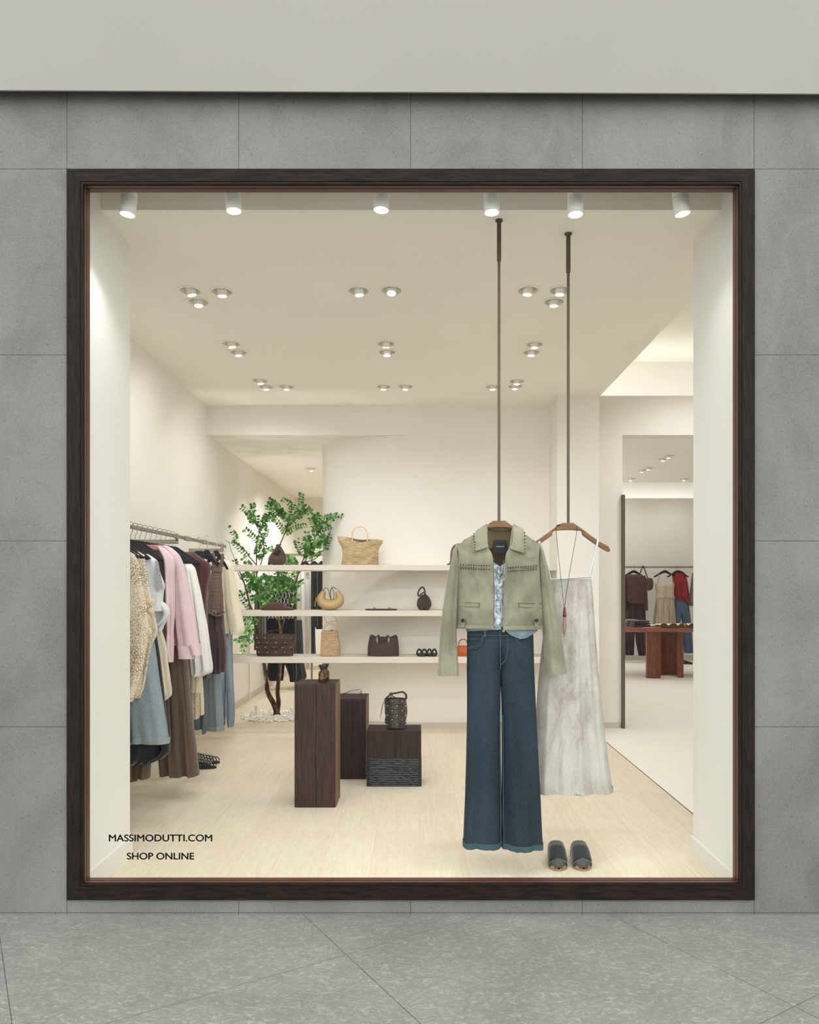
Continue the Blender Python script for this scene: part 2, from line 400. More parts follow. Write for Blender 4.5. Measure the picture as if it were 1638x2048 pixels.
# far room
b = MB(); b.box(.95, 8.4, 9.0, 15.1, 3.62, 3.74); struct('ceiling_far', b, M_CEIL)
b = MB(); b.box(.95, 8.4, 15.1, 15.2, 3.62, 4.3); b.box(.95, 8.4, 15.75, 15.85, 3.0, 4.3); b.box(.95, 8.4, 15.1, 15.85, 4.3, 4.4); struct('trim_5', b, M_WALL)
b = MB(); b.box(.95, 8.4, 15.4, 15.45, 0, EYE+(CY-996.5)/F*15.4); b.box(.95, 8.4, 15.45, 15.85, 3.1, 3.2); struct('wall_far', b, M_WALL)
b = MB(); b.box(.95, 8.4, 15.385, 15.4, 0, .1); struct('baseboard_far', b, M_BASE)
b = MB(); b.box(8.4, 8.5, 8.0, 15.9, 0, 4.4); b.box(5.2, 8.4, 8.2, 9.0, 3.62, 3.74); b.box(5.2, 8.5, 8.0, 8.2, 0, 4.1); struct('wall_far_right', b, M_WALL)

# ---------------------------------------------------------------- window frame and glass
def ring_frame(b, o, i, y0, y1, mis=(0, 1)):
    """o, i: outer and inner (x0, x1, z0, z1); mitred rails"""
    for pv, m in (([(o[0], o[2]), (i[0], i[2]), (i[0], i[3]), (o[0], o[3])], mis[0]), ([(i[1], i[2]), (o[1], o[2]), (o[1], o[3]), (i[1], i[3])], mis[0]),
                  ([(o[0], o[2]), (o[1], o[2]), (i[1], i[2]), (i[0], i[2])], mis[1]), ([(i[0], i[3]), (i[1], i[3]), (o[1], o[3]), (o[0], o[3])], mis[1])):
        b.loft([[(x, y0, z) for x, z in pv], [(x, y1, z) for x, z in pv]], mi=m)
GY = WY+.06
gi = P(180, 1755, GY); gj = P(1465.5, 385, GY)
def gr(d): return (gi.x-d, gj.x+d, gi.z-d, gj.z+d)
ix0, ix1, iz0, iz1 = gr(0)
win = bpy.data.objects.new('window_1', None); C.objects.link(win); win.location = (0, WY, 0); win['kind'] = 'structure'; WL['window_1'] = Vector((0, WY, 0))
oo = (X0, X1, Z0, Z1)
b = MB(); ring_frame(b, oo, gr(.0125), WY-.014, GY+.02); ring_frame(b, gr(.0125), gr(.0110), WY-.008, GY+.02); ring_frame(b, gr(.0110), gr(.0004), WY-.012, WY+.006); b.build('window_frame', [M_FRV, M_FRH], win)
b = MB(); ring_frame(b, gr(.0110), gr(0), WY+.006, WY+.016, (0, 0)); b.build('bead', M_BEAD, win)
b = MB(); ring_frame(b, gr(.0110), gr(.0010), WY+.016, WY+.028, (0, 0)); b.build('gasket', M_GROOVE, win)
b = MB(); ring_frame(b, gr(.0110), gr(0), WY+.028, GY, (0, 0)); b.build('inner_bead', M_BEAD2, win)
t = NT('clear_pane'); tr = t.n('ShaderNodeBsdfTransparent'); tr.inputs[0].default_value = (.985, .995, .99, 1)
gl = t.n('ShaderNodeBsdfGlossy'); gl.inputs['Roughness'].default_value = .0; fr = t.n('ShaderNodeFresnel'); fr.inputs[0].default_value = 1.35
mx = t.n('ShaderNodeMixShader'); t.l(t.math('MULTIPLY', fr.outputs[0], .16), mx.inputs[0]); t.l(tr.outputs[0], mx.inputs[1]); t.l(gl.outputs[0], mx.inputs[2]); t.l(mx.outputs[0], t.out.inputs[0])
b = MB(); b.add([(ix0, WY+.045, iz0), (ix1, WY+.045, iz0), (ix1, WY+.045, iz1), (ix0, WY+.045, iz1)], [(0, 1, 2, 3)]); b.build('pane', t.m, win)
M_VINYL = plain('black_vinyl', (5, 5, 5), .8, spec=.05)
def lettering(txt, name, xl, xr, ybase, cap, Y, mat, parent=None, th=.0006, bold=True):
    cu = bpy.data.curves.new(name, 'FONT'); cu.body = txt; cu.size = 1; cu.extrude = .5
    o = bpy.data.objects.new(name, cu); C.objects.link(o); bpy.context.view_layer.update()
    me = bpy.data.meshes.new_from_object(o.evaluated_get(bpy.context.evaluated_depsgraph_get())); bpy.data.objects.remove(o)
    vs = [v.co.copy() for v in me.vertices]; x0 = min(v.x for v in vs); x1 = max(v.x for v in vs)
    y0 = 0; y1 = .729 if cap is None else max(v.y for v in vs)
    a = P(xl, ybase, Y); c = P(xr, ybase, Y); h = cap/F*Y; b = MB()
    for k, (sx, sz) in enumerate(((0, 0), (.016, 0), (-.016, 0), (0, .012), (0, -.012)) if bold else ((0, 0),)):
        b.add([(a.x+(v.x-x0)/(x1-x0)*(c.x-a.x)+sx*h*2, Y+v.z*th*2-k*1e-5, a.z+v.y/y1*h+sz*h*2) for v in vs], [tuple(p.vertices) for p in me.polygons])
    return b.build(name, mat, parent, base=None if parent is not None else (a.x, Y, a.z))
# ---------------------------------------------------------------- ceiling with downlights
def zy(py, H=1.93): return F*H/(CY-py)
M_LAMP = plain('white_lamp_body', (240, 239, 233), .5); M_RING = plain('cream_trim_ring', (240, 236, 224), .5)
M_LENS = emit('lamp_lens', (1, .98, .94), 9)
DL = [  # ring centre px, tilt (dx,dy), label
 (380, 581, .25, .1, 'recessed downlight at upper left of the front left trio, tilted right'), (444, 583, .05, .0, 'recessed downlight at the right of the front left trio'),
 (397, 603, .05, -.1, 'lowest recessed downlight of the front left trio'), (717, 581, .12, 0, 'left recessed downlight of the front middle pair'),
 (783, 580, 0, -.35, 'right recessed downlight of the front middle pair'), (1056, 580, -.1, 0, 'recessed downlight left of the right rod, beside a trio partner'),
 (1120, 580, -.05, 0, 'recessed downlight partly crossed by the right hanging rod'), (1108, 603, -.05, 0, 'lowest recessed downlight of the front right trio, next to the rod'),
 (462, 687, .2, 0, 'upper recessed downlight of the second row left pair'), (477, 704, .05, 0, 'lower recessed downlight of the second row left pair'),
 (772, 687, 0, .2, 'upper recessed downlight of the second row middle pair'), (774, 704, .0, 0, 'lower recessed downlight of the second row middle pair'),
 (1069, 688, 0, 0, 'upper recessed downlight of the second row right pair'), (1063, 704, -.05, 0, 'lower recessed downlight of the second row right pair'),
 (520, 761, .1, 0, 'upper left recessed downlight of the rear left trio'), (532, 773, .05, 0, 'lower middle recessed downlight of the rear left trio'),
 (573, 773, .05, 0, 'right recessed downlight of the rear left trio'), (767, 773, 0, 0, 'left recessed downlight of the rear middle pair'),
 (811, 773, 0, 0, 'right recessed downlight of the rear middle pair'), (985, 773, .05, 0, 'recessed downlight touching the left hanging rod, rear row'),
 (1034, 762, -.05, 0, 'upper recessed downlight of the rear right pair'), (1030, 772, -.05, 0, 'lower recessed downlight of the rear right pair')]
def downlight(x, y, z, r, tx, ty, label, group, energy, target=None, spot=True, blend=.9, size=95):
    t = thing('downlight', label, 'ceiling light', (x, y, z), group)
    b = MB(); n = 28
    pr = [(r*.98, z), (r*1.22, z-.0005), (r*1.24, z-.004), (r*1.0, z-.005), (r*.97, z+.02), (r*.94, z+.085)]
    b.lathe(x, y, pr, n, cap=(False, True)); b.build('trim_ring', M_RING, t, 'auto')
    rl = r*.46; M = Matrix.Translation((x, y, z+.03)) @ Matrix.Rotation(tx*.8, 4, 'Y').inverted() @ Matrix.Rotation(ty*.8, 4, 'X')
    b = MB(); b.lathe(0, 0, [(rl*.2, .05), (rl, .045), (rl, -.062), (rl*.9, -.062), (rl*.82, -.055)], n, mat=M); h = b.build('lamp_head', M_LAMP, t, 'auto')
    b = MB(); b.lathe(0, 0, [(rl*.84, -.056), (rl*.84, -.0585)], n, mat=M); b.build('lens', M_LENS, h)
    lo = M @ Vector((0, 0, -.075)); ta = M @ Vector((0, 0, -1)) if target is None else target
    if spot:
        light('SPOT', 'downlight_beam', lo, energy, WARM, ta, spot_size=math.radians(size+30), spot_blend=blend, shadow_soft_size=.03)
holes = []; pos = []
for i, (px, py, tx, ty, lb) in enumerate(DL):
    Y = zy(py); x = (px-CX)/F*Y; pos.append((x, Y)); r = .066
    holes.append([(x+r*math.cos(-2*PI*j/28), Y+r*math.sin(-2*PI*j/28)) for j in range(28)])
b = MB(); vs, fs = poly_slab([(XL-.1, 3.84), (XR, 3.84), (XR, 8.14), (XL-.1, 8.14)], holes, CZ); b.add(vs, fs)
b.box(XL-.1, XR, 3.84, 8.14, CZ+.12, CZ+.14); b.box(XL-.1, XR, 3.84, 3.86, CZ+.001, 4.0)
struct('ceiling_1', b, M_CEIL)
# aims: at the rack, the shelves, the pedestals, the hanging clothes, the floor
AIM = {0: (-2.6, 5.3, 1.2), 1: (-1.6, 5.8, 0), 2: (-2.6, 6.2, 1.2), 3: (-.8, 6.6, 0), 4: (.0, 6.6, 0), 5: (.45, 4.6, .3), 6: (.9, 6.4, 0), 7: (1.3, 5.6, 0),
       8: (-2.6, 6.6, 1.2), 9: (-1.4, 7.6, 0), 10: (-.5, 8.2, .6), 11: (.2, 7.6, 0), 12: (1.0, 8.1, .6), 13: (.7, 6.0, 0),
       14: (-2.5, 8.0, 1.0), 15: (-1.7, 8.6, .4), 16: (-.9, 8.4, 0), 17: (-.3, 7.4, 0), 18: (.2, 7.4, 0), 19: (.7, 7.4, 0), 20: (1.2, 7.4, 0), 21: (1.2, 6.8, 0)}
KE = {0: 1.2, 1: 1.2, 3: 1.1, 4: 1.0, 6: .9, 10: .6, 12: .5, 13: .8, 16: .7, 17: .3, 18: .3, 19: .3, 20: .3, 21: .5}
for i, (px, py, tx, ty, lb) in enumerate(DL):
    downlight(pos[i][0], pos[i][1], CZ, .066, tx, ty, lb, 'recessed downlights in the shop ceiling', K_DOWN*KE.get(i, 1.0), AIM[i], size=75 if i in (3, 4, 6) else 95)
# corridor downlight and far-room downlights
H = LOWZ-EYE; Y = F*H/(CY-937); x = (621-CX)/F*Y
downlight(x, Y, LOWZ-.004, .06, .3, 0, 'small tilted downlight in the low corridor ceiling above the tree', 'corridor downlights', 75, (x-.5, Y+1, 0))
for (px, py, ex, lb) in ((1337, 912, 1, 'rear upper right downlight seen through the tall opening, first of a pair'), (1326, 918, 0, 'lower left partner of the upper right downlight pair through the opening'),
                     (1297, 936, 1, 'right downlight of the middle pair seen through the opening'), (1284, 941, 0, 'left downlight of the middle pair seen through the opening'),
                     (1262, 958, 1, 'farthest downlight at the left side of the opening'), (1368, 958, 1, 'farthest downlight beside the right window reveal')):
    Y = F*2.12/(CY-py); x = (px-CX)/F*Y
    downlight(x, Y, 3.615, .075, 0, 0, lb, 'downlights in the far room', K_FAR*.75, (x, Y-.3, 0), spot=bool(ex), size=120)
# unseen spots without fixtures, added to brighten the far room and right zone
for (x, y, z, k) in ((2.9, 5.6, 4.1, 3.2), (2.9, 7.0, 4.1, 3.2), (4.2, 10.0, 3.6, 2.4), (3.2, 11.0, 3.6, 2.2), (4.2, 12.4, 3.6, 1.6)):
    light('SPOT', 'room_fill_beam', (x, y, z-.03), K_FAR*k, WARM, (x, y+.3, 0), spot_size=math.radians(125), spot_blend=.7, shadow_soft_size=.06)
for (x, y, k) in ((-1.2, 9.6, 1.2), (-1.5, 11.5, 1.2), (-1.0, 12.8, 1.0)):  # three more unseen spots added to brighten the corridor
    light('SPOT', 'corridor_fill_beam', (x, y, LOWZ-.03), 62*k, WARM, (x-.3, y+.4, 0), spot_size=math.radians(130), spot_blend=.7, shadow_soft_size=.05)
# six cylinder spots in the slot behind the window head
WS = [(258, 438, -.10, (-1.2, 4.15, 0), 'leftmost white cylinder spotlight behind the window head'), (466, 431, .06, (-1.0, 8, .8), 'second white cylinder spotlight from the left window edge'),
      (764, 429, -.05, (.35, 8, .9), 'third white cylinder spotlight, near the middle of the window head'), (983, 434, .02, (.40, 4.0, 1.0), 'white cylinder spotlight just above the left hanging rod'),
      (1151, 438, .0, (.85, 4.15, .8), 'white cylinder spotlight just above the right hanging rod'), (1361, 437, .14, (1.12, 4.15, 0), 'rightmost white cylinder spotlight behind the window head')]
M_LENS2 = emit('spot_lens', (.88, .95, 1), 3.5)
for px, py, tilt, tgt, lb in WS:
    Y = 3.66; p = P(px, py-7, Y); r = .0385
    t = thing('cylinder_spotlight', lb, 'spotlight', (p.x, Y, 3.95), 'cylinder spotlights behind the window head')
    b = MB(); b.lathe(p.x, Y, [(r, 3.95), (r, p.z+.085), (r*.96, p.z+.083), (r*.96, p.z+.08)], 32); b.build('mount_tube', M_LAMP, t, 'auto')
    M = Matrix.Translation((p.x, Y, p.z+.08)) @ Matrix.Rotation(-tilt, 4, 'Y')
    b = MB(); b.lathe(0, 0, [(r, .0), (r, -.075), (r*.93, -.077), (r*.85, -.062), (r*.6, -.045)], 32, mat=M); h = b.build('lamp_head', M_LAMP, t, 'auto')
    b = MB(); b.lathe(0, 0, [(r*.66, -.052), (r*.66, -.055)], 32, mat=M); b.build('lens', M_LENS2, h)
    light('SPOT', 'window_spot_beam', M @ Vector((0, 0, -.09)), K_WIN*{258: .6, 1361: .25, 466: 1.8, 764: 1.6, 983: 1.15, 1151: 1.0}[px], (1, 1, .97), tgt, spot_size=math.radians({466: 52, 764: 52, 983: 38, 1151: 40}.get(px, 100)), spot_blend=.8, shadow_soft_size=.014)
# ---------------------------------------------------------------- shelves
SHF, SHT = 7.565, .055
for py, lb, nm in ((1130, 'topmost long cream shelf on the back wall', 0), (1221.6, 'middle long cream shelf on the back wall', 1), (1315.2, 'lowest long cream shelf on the back wall, above the pedestals', 2)):
    z = EYE-(py-CY)/F*SHF
    b = MB(); b.box(XL+.001, 1.389, SHF, 7.999, z-SHT, z, b=.002)
    tag(b.build('wall_shelf', M_SHELF, base=(0, SHF, z)), lb, 'shelf', 'long cream shelves on the back wall')
SZ = [EYE-(py-CY)/F*SHF for py in (1130, 1221.6, 1315.2)]
# lettering on the pane
o = lettering('MASSIMODUTTI.COM', 'window_lettering', 218, 424, 1682.5, 13.2, WY+.0435, M_VINYL); tag(o, 'upper line of black vinyl lettering on the glass, the web address', 'lettering', 'vinyl lettering on the glass')
o = lettering('SHOP ONLINE', 'window_lettering', 254, 388, 1718.8, 13.2, WY+.0435, M_VINYL); tag(o, 'lower line of black vinyl lettering on the glass reading SHOP ONLINE', 'lettering', 'vinyl lettering on the glass')
# ================================================================ garments and hangers
class G:
    """a garment tube: rows of (y px, left x px, right x px[, half depth m, dY m]) at distance Y"""
def tube_rings(rows, Y, hd=.07, n=56, m=26, fold=.012, k=5, seed=0, grow=1.0, sq=.8, crump=.0, inset=.03, pinch=False):
    r = random.Random(seed); ph = [r.uniform(0, 6.28) for _ in range(6)]; y0, y1 = rows[0][0], rows[-1][0]
    rows = [tuple(a)+((hd, 0) if len(a) == 3 else ((0,) if len(a) == 4 else ())) for a in rows]
    rings = []
    for i in range(m+1):
        s = i/m; py = y0+(y1-y0)*s
        xl, xr, d, dy = interp(rows, py); a = P(xl, py, Y+dy); c = P(xr, py, Y+dy)
        cx = (a.x+c.x)/2; hx = (c.x-a.x)/2; g = fold*(.15+.85*s**grow); ring = []
        for j in range(n):
            t = 2*PI*j/n; ct, st = math.cos(t), math.sin(t)
            x = cx+hx*(abs(ct)**.9)*(1 if ct > 0 else -1); yy = d*(abs(st)**sq)*(1 if st > 0 else -1)
            u = (x-cx)/max(hx, .02)
            if pinch:
                q = min(1, abs((abs(u)-.5)/.5)); yl = d*.9*(max(0, 1-q**(2/.9))**.5)**.8*(1 if st > 0 else -1); w_ = s*s*(3-2*s); yy = yy*(1-w_)+yl*w_
            w = math.sin(k*u*2.2+ph[0]+(1.5 if st > 0 else 0)+s*1.3)+.55*math.sin(k*u*4.3+ph[1]-s*2)+.3*math.sin(k*u*8.9+ph[2])
            yy += g*w*min(1, abs(st)*1.6+.1)
            if crump:
                q = noise.noise(Vector((x*9+seed, yy*4, a.z*9)))+.5*noise.noise(Vector((x*22, seed, a.z*20))); yy += crump*q
            ring.append(Vector((x, Y+dy+yy, a.z)))
        rings.append(ring)
    if inset <= 0: return rings
    last = rings[-1]; c = sum(last, Vector())/len(last)
    h = [Vector((c.x+(p.x-c.x)*.97, c.y+(p.y-c.y)*.86, p.z+.001)) for p in last]; rings.append(h)
    rings.append([Vector((c.x+(p.x-c.x)*.9, c.y+(p.y-c.y)*.55, p.z+inset)) for p in last])
    return rings
def gtube(b, rows, Y, mi=0, **kw): b.loft(tube_rings(rows, Y, **kw), mi=mi)
def fsheet(b, L, Rr, fy, nu=20, nv=24, th=.004, mi=0, amp=0, seed=0, fx=8):
    """sheet between a left and a right edge (lists of px points), fy(px,py)->Y"""
    def at(E, v):
        ts = [(i/(len(E)-1), e[0], e[1]) for i, e in enumerate(E)]; return interp(ts, v)
    def fn(u, v):
        l = at(L, v); r = at(Rr, v); px = l[0]+(r[0]-l[0])*u; py = l[1]+(r[1]-l[1])*u
        Y = fy(px, py)
        if amp: Y += amp*(noise.noise(Vector((px/fx, py/fx*.6, seed)))+.5*noise.noise(Vector((px/fx*2.3, py/fx*1.6, seed+5))))
        return P(px, py, Y)
    b.sheet(fn, nu, nv, th, mi)
def ptube(b, pts, rad, n=8, mi=0, sub=4, flat=None):
    """tube along px points (px,py,Y)"""
    k = [(i/(len(pts)-1),)+tuple(p) for i, p in enumerate(pts)]; N = (len(pts)-1)*sub
    path = [P(*interp(k, i/N)) for i in range(N+1)]
    if hasattr(rad, '__len__'):
        rr = [(i/(len(rad)-1), r) for i, r in enumerate(rad)]; rad = [interp(rr, i/N)[0] for i in range(N+1)]
    b.tube(path, rad, n, mi, flat=flat)
# ---- rods
M_ROD = plain('bronze_brown_rod', (74, 62, 42), .5, .2); M_HWOOD = None
def hwood():
    t = NT('oak_hanger_wood'); g = t.noise(t.co((1, 1, 4.5)), 30, 5, .6, .8)
    t.col(t.ramp(g, [(.3, S(86, 58, 34)), (.52, S(116, 82, 51)), (.75, S(134, 99, 66))])); t.rough(.5, 0, .35); t.bump(g, .1, .002); return t.m
M_HWOOD = hwood()
def rod(pxt, pyt, pym, pxb, pyb, Y, label):
    top = P(pxt, pyt, Y); mid = P(pxt, pym, Y); bot = P(pxb, pyb, Y)
    t = thing('hanging_rod', label, 'rod', (top.x, Y, CZ), 'bronze rods hanging from the ceiling')
    b = MB(); x = top.x; w = .0105; b.box(x-w, x+w, Y-w, Y+w, mid.z, CZ, b=.001); b.build('sleeve', M_ROD, t)
    b = MB(); w = .0068; b.box(x-w, x+w, Y-w, Y+w, bot.z, mid.z+.01, b=.001); b.build('pole', M_ROD, t)
    b = MB(); b.lathe(x, Y, [(.02, CZ-.0005), (.02, CZ-.006), (.012, CZ-.012)], 20); b.build('ceiling_plate', M_ROD, t)
    return x
YJ, YS = 3.945, 4.095
rod(998, 440, 522, 998, 1044, YJ, 'left bronze hanging rod, holding the denim and jacket outfit'); rod(1136.5, 467, 545, 1134, 1048, YS, 'right bronze hanging rod, holding the pale skirt on a wooden hanger')
def wood_hanger(cx, cyy, half, drop, Y, label, sc=1.0, tilt=0):
    """carved wooden hanger: plateau on top, two tapering arms with rounded ends"""
    o = P(cx, cyy, Y); b = MB(); k = Y/F*sc; n = 120; rings = []
    for i in range(n+1):
        u = -1+2*i/n; a = abs(u); x = u*half
        pl = 11/half
        top = 0 if a < pl else (a-pl)/(1-pl)*drop*(1+.10*math.sin((a-pl)/(1-pl)*PI))
        bot = 14+(2.2*a*a*8 if a < .32 else 1.8+(a-.32)/(.68)*(drop-3.5)) 
        bot = max(bot, top+11) if a > .35 else bot
        if a > .93:
            e = (a-.93)/.07; md = (top+bot)/2; hh = (bot-top)/2*math.sqrt(max(0, 1-e*e))+.15; top, bot = md-hh, md+hh
        y2 = tilt*u; yo = .018*a*a
        w = .016*(1-.25*a)
        tz, bz = -(top+y2)*k, -(bot+y2)*k; e = min(.004, (tz-bz)*.3)
        rings.append([Vector((o.x+x*k, Y+yy+yo, o.z+zz)) for yy, zz in ((-w, bz+e), (-w, tz-e), (-w+e, tz), (w-e, tz), (w, tz-e), (w, bz+e), (w-e, bz), (-w+e, bz))])
    b.loft(rings)
    ob = b.build('wooden_hanger', M_HWOOD, None, 'auto', base=(o.x, Y, o.z)); return tag(ob, label, 'hanger', 'carved oak hangers')
wood_hanger(1135, 1046, 86, 48, YS, 'wide oak hanger on the right rod, with bare arms')
wood_hanger(998, 1041.5, 74, 40, YJ+.01, 'oak hanger on the left rod, inside the green jacket collar', 1.0)
# ---- denim trousers under the jacket
M_DEN = denim('dark_blue_denim', (22, 30, 37), (50, 63, 74), .76); M_DSEAM = plain('faded_teal_denim_seam', (58, 80, 86), .9, spec=.2); M_DIN = plain('denim_reverse', (46, 58, 70), .95, spec=.1)
M_BTN = plain('brass_button', (150, 140, 110), .35, .9)
def jeans(name, Y, xl, xr, top, bot, crotch, label, group, mat, seam, seed=1, flare=(0, 0), detail=True, hd=.075, lt=None, rt=None, tilt=0, parent=None):
    """xl,xr: waist edges px; lt/rt rows override for legs [(y,xl,xr)]"""
    c = P((xl+xr)/2, top, Y); t = thing(name, label, 'trousers', (c.x, Y, c.z), group) if parent is None else parent
    b = MB(); mid = (xl+xr)/2
    hip = [(top, xl, xr, hd*.8), (top+(crotch-top)*.5, xl, xr+(1 if detail else 0), hd), (crotch, lt[0][1], rt[0][2], hd)]
    gtube(b, hip, Y, n=72, m=16, fold=.004, k=3, seed=seed, inset=.0, pinch=True); b.build('hip_panel', mat, t, True)
    for i, rows in enumerate((lt, rt)):
        b = MB(); gtube(b, rows, Y, n=44, m=30, fold=.011, k=2.2, seed=seed+3+i, hd=hd*.93, grow=.8); b.build('trouser_leg', mat, t, True)
    return t
lt = [(1338, 933.5, 1001.5, .075), (1404, 934, 1001), (1498, 932.5, 1001.5), (1591, 930, 1003), (1640, 928, 1004), (1691, 926, 1004.5)]
rt = [(1338, 1000, 1068, .075), (1404, 1003, 1071), (1498, 1003.5, 1075.5), (1591, 1003.5, 1080.5), (1640, 1004.5, 1082.5), (1695, 1004.5, 1085)]
jn = jeans('wide_leg_jeans', YJ, 934, 1066, 1254, 1695, 1338, 'dark blue wide-leg jeans hanging full length under the green jacket', None, M_DEN, M_DSEAM, lt=lt, rt=rt)
def yfront(x0, x1, Y, hd, off=.006):
    def f(px, py):
        u = (px-(x0+x1)/2)/((x1-x0)/2); return Y-hd*max(0, 1-u*u)**.4-off
    return f
fj = yfront(933.5, 1066.5, YJ, .074, .005)
b = MB(); fsheet(b, [(934.5, 1254), (934.5, 1268)], [(1066, 1254), (1066.5, 1268)], yfront(932.5, 1067.5, YJ, .066, .006), 30, 2, .004); b.build('waistband', M_DEN, jn, True)
b = MB()
for pts in ([(1000, 1270, 0), (1001, 1300, 0), (1001, 1338, 0)], [(1015, 1270, 0), (1015, 1300, 0), (1012, 1318, 0), (1002, 1330, 0)],
            [(936, 1295, 0), (950, 1294, 0), (960, 1286, 0), (966, 1270, 0)], [(1066, 1297, 0), (1050, 1293, 0), (1038, 1284, 0), (1031, 1270, 0)],
            [(936, 1298, 0), (951, 1297, 0), (963, 1288, 0), (968, 1270, 0)], [(1066, 1300, 0), (1049, 1296, 0), (1036, 1286, 0), (1029, 1270, 0)],
            [(935, 1269, 0), (965, 1270.5, 0), (1000, 1271, 0), (1035, 1270.5, 0), (1066, 1269, 0)], [(935, 1277, 0), (944, 1278, 0), (953, 1278, 0)]):
    q = [(x, y, fj(x, y)-.003) for x, y, _ in pts]; ptube(b, q, .0022, 6)
b.build('stitching', M_DSEAM, jn, True)
b = MB()
for pts in ([(999.5, 1420), (1000, 1500), (1001, 1600), (1002, 1685)], [(1005.5, 1430), (1006, 1500), (1006.5, 1600), (1007.5, 1688)]): ptube(b, [(x, y, YJ-.045) for x, y in pts], .0022, 6)
b.build('inseam', M_DSEAM, jn, True)
for x in (970, 1029, 1000):
    b = MB(); fsheet(b, [(x-2.6, 1253), (x-2.4, 1274)], [(x+2.6, 1253), (x+2.4, 1274)], lambda px, py: fj(px, py)-.006, 3, 6, .004); b.build('belt_loop', M_DSEAM if x < 1000 else M_DEN, jn, True)
b = MB(); p = P(1007, 1262, fj(1007, 1262)-.006); b.lathe(0, 0, [(.007, 0), (.007, .004), (.003, .005)], 16, mat=Matrix.Translation(p) @ Matrix.Rotation(PI/2, 4, 'X')); b.build('button', M_BTN, jn, True)
for rows, nm in ((lt, 0), (rt, 1)):
    yy = rows[-1][0]; b = MB()
    ring = tube_rings(rows, YJ, n=44, m=30, fold=.011, k=2.2, seed=1+3+nm, hd=.075*.93, grow=.8)
    r0, r1 = ring[29], ring[30]; c = sum(r1, Vector())/len(r1)
    def ex(r, s): return [c+Vector(((p.x-c.x)*s, (p.y-c.y)*s*1.03, 0))+Vector((0, 0, p.z-c.z)) for p in r]
    up = [Vector((p.x, p.y, r1[0].z+.03)) for p in r1]
    b.loft([ex(up, 1.002), ex(up, 1.02), ex(r1, 1.02), ex(r1, .97)], cap=(False, False)); b.build('hem', M_DSEAM, jn, True)
# ---- green jacket
M_JKT = fabric('sage_green_suede', (138, 134, 111), (96, 93, 75), sc=5, weave=420, bump=.4, rough=.7, sheen=.25, stretch=(1, 1, .8), spec=.35)
M_LIN = fabric('tan_brown_lining', (112, 96, 68), (92, 78, 54), bump=.2); M_STUD = plain('dark_metal_stud', (48, 46, 42), .35, .8)
M_LAB = plain('near_black_label', (12, 14, 17), .7)
c = P(1000, 1050, YJ); jk = thing('cropped_jacket', 'sage green suede cropped jacket with studded collar and open front', 'jacket', (c.x, YJ, c.z))
def fjk(px, py):
    u = (px-1000)/88; s = max(0, min(1, (py-1055)/60)); return YJ-.015-(.085*s**.6)*max(0.0, 1-u*u)**.5
def jp(name, L, Rr, nu=30, nv=40, amp=.015, off=0, th=.005, mat=M_JKT, seed=0, par=jk, fx=24):
    b = MB(); fsheet(b, L, Rr, lambda x, y: fjk(x, y)-off, nu, nv, th, 0, amp, seed, fx); return b.build(name, mat, par, True)
jp('front_panel', [(914, 1091), (917, 1112), (916.5, 1150), (914, 1205), (911, 1256)], [(975, 1051), (976, 1092), (985, 1113), (987.5, 1170), (987, 1256)], seed=3)
jp('front_panel', [(1025, 1051), (1019, 1092), (1011, 1114), (1008, 1175), (1006.5, 1258)], [(1080, 1089), (1078, 1112), (1079.5, 1150), (1084, 1206), (1087, 1257)], seed=9)
b = MB()                                                      # back of the jacket, seen inside the neck and below the hem
fsheet(b, [(916, 1092), (916, 1150), (914, 1256)], [(1079, 1090), (1080, 1150), (1085, 1256)], lambda x, y: YJ+.02+.07*max(0, 1-((x-998)/88)**2)**.5*min(1, max(.1, (y-1050)/40)), 30, 20, .004); b.build('back_panel', M_LIN, jk, True)
b = MB(); fsheet(b, [(918, 1089), (917, 1094)], [(973, 1052), (973, 1094)], lambda x, y: YJ+.01, 12, 3, .02)
fsheet(b, [(1027, 1052), (1027, 1094)], [(1077, 1088), (1078, 1094)], lambda x, y: YJ+.01, 12, 3, .02)
fsheet(b, [(975, 1056), (975, 1096)], [(1025, 1056), (1025, 1096)], lambda x, y: YJ+.045-.018*abs((x-1000)/25)**2, 12, 5, .004); b.build('yoke', M_LIN, jk, True)
b = MB(); ptube(b, [(973, 1052, YJ+.0), (984, 1058, YJ+.035), (1000, 1060, YJ+.045), (1016, 1058, YJ+.035), (1028, 1052, YJ)], .013, 10, flat=.45); b.build('neck_band', M_JKT, jk, True)
b = MB(); fsheet(b, [(987.5, 1080), (987.5, 1107)], [(1013.5, 1080), (1013.5, 1107)], lambda x, y: YJ+.022, 3, 3, .003); lab = b.build('label_patch', M_LAB, jk)
M_WHT = plain('white_print', (216, 216, 210), .6)
lettering('Massimo Dutti', 'label_lettering', 993, 1008, 1094, 2.3, YJ+.0205, M_WHT, lab, bold=False)
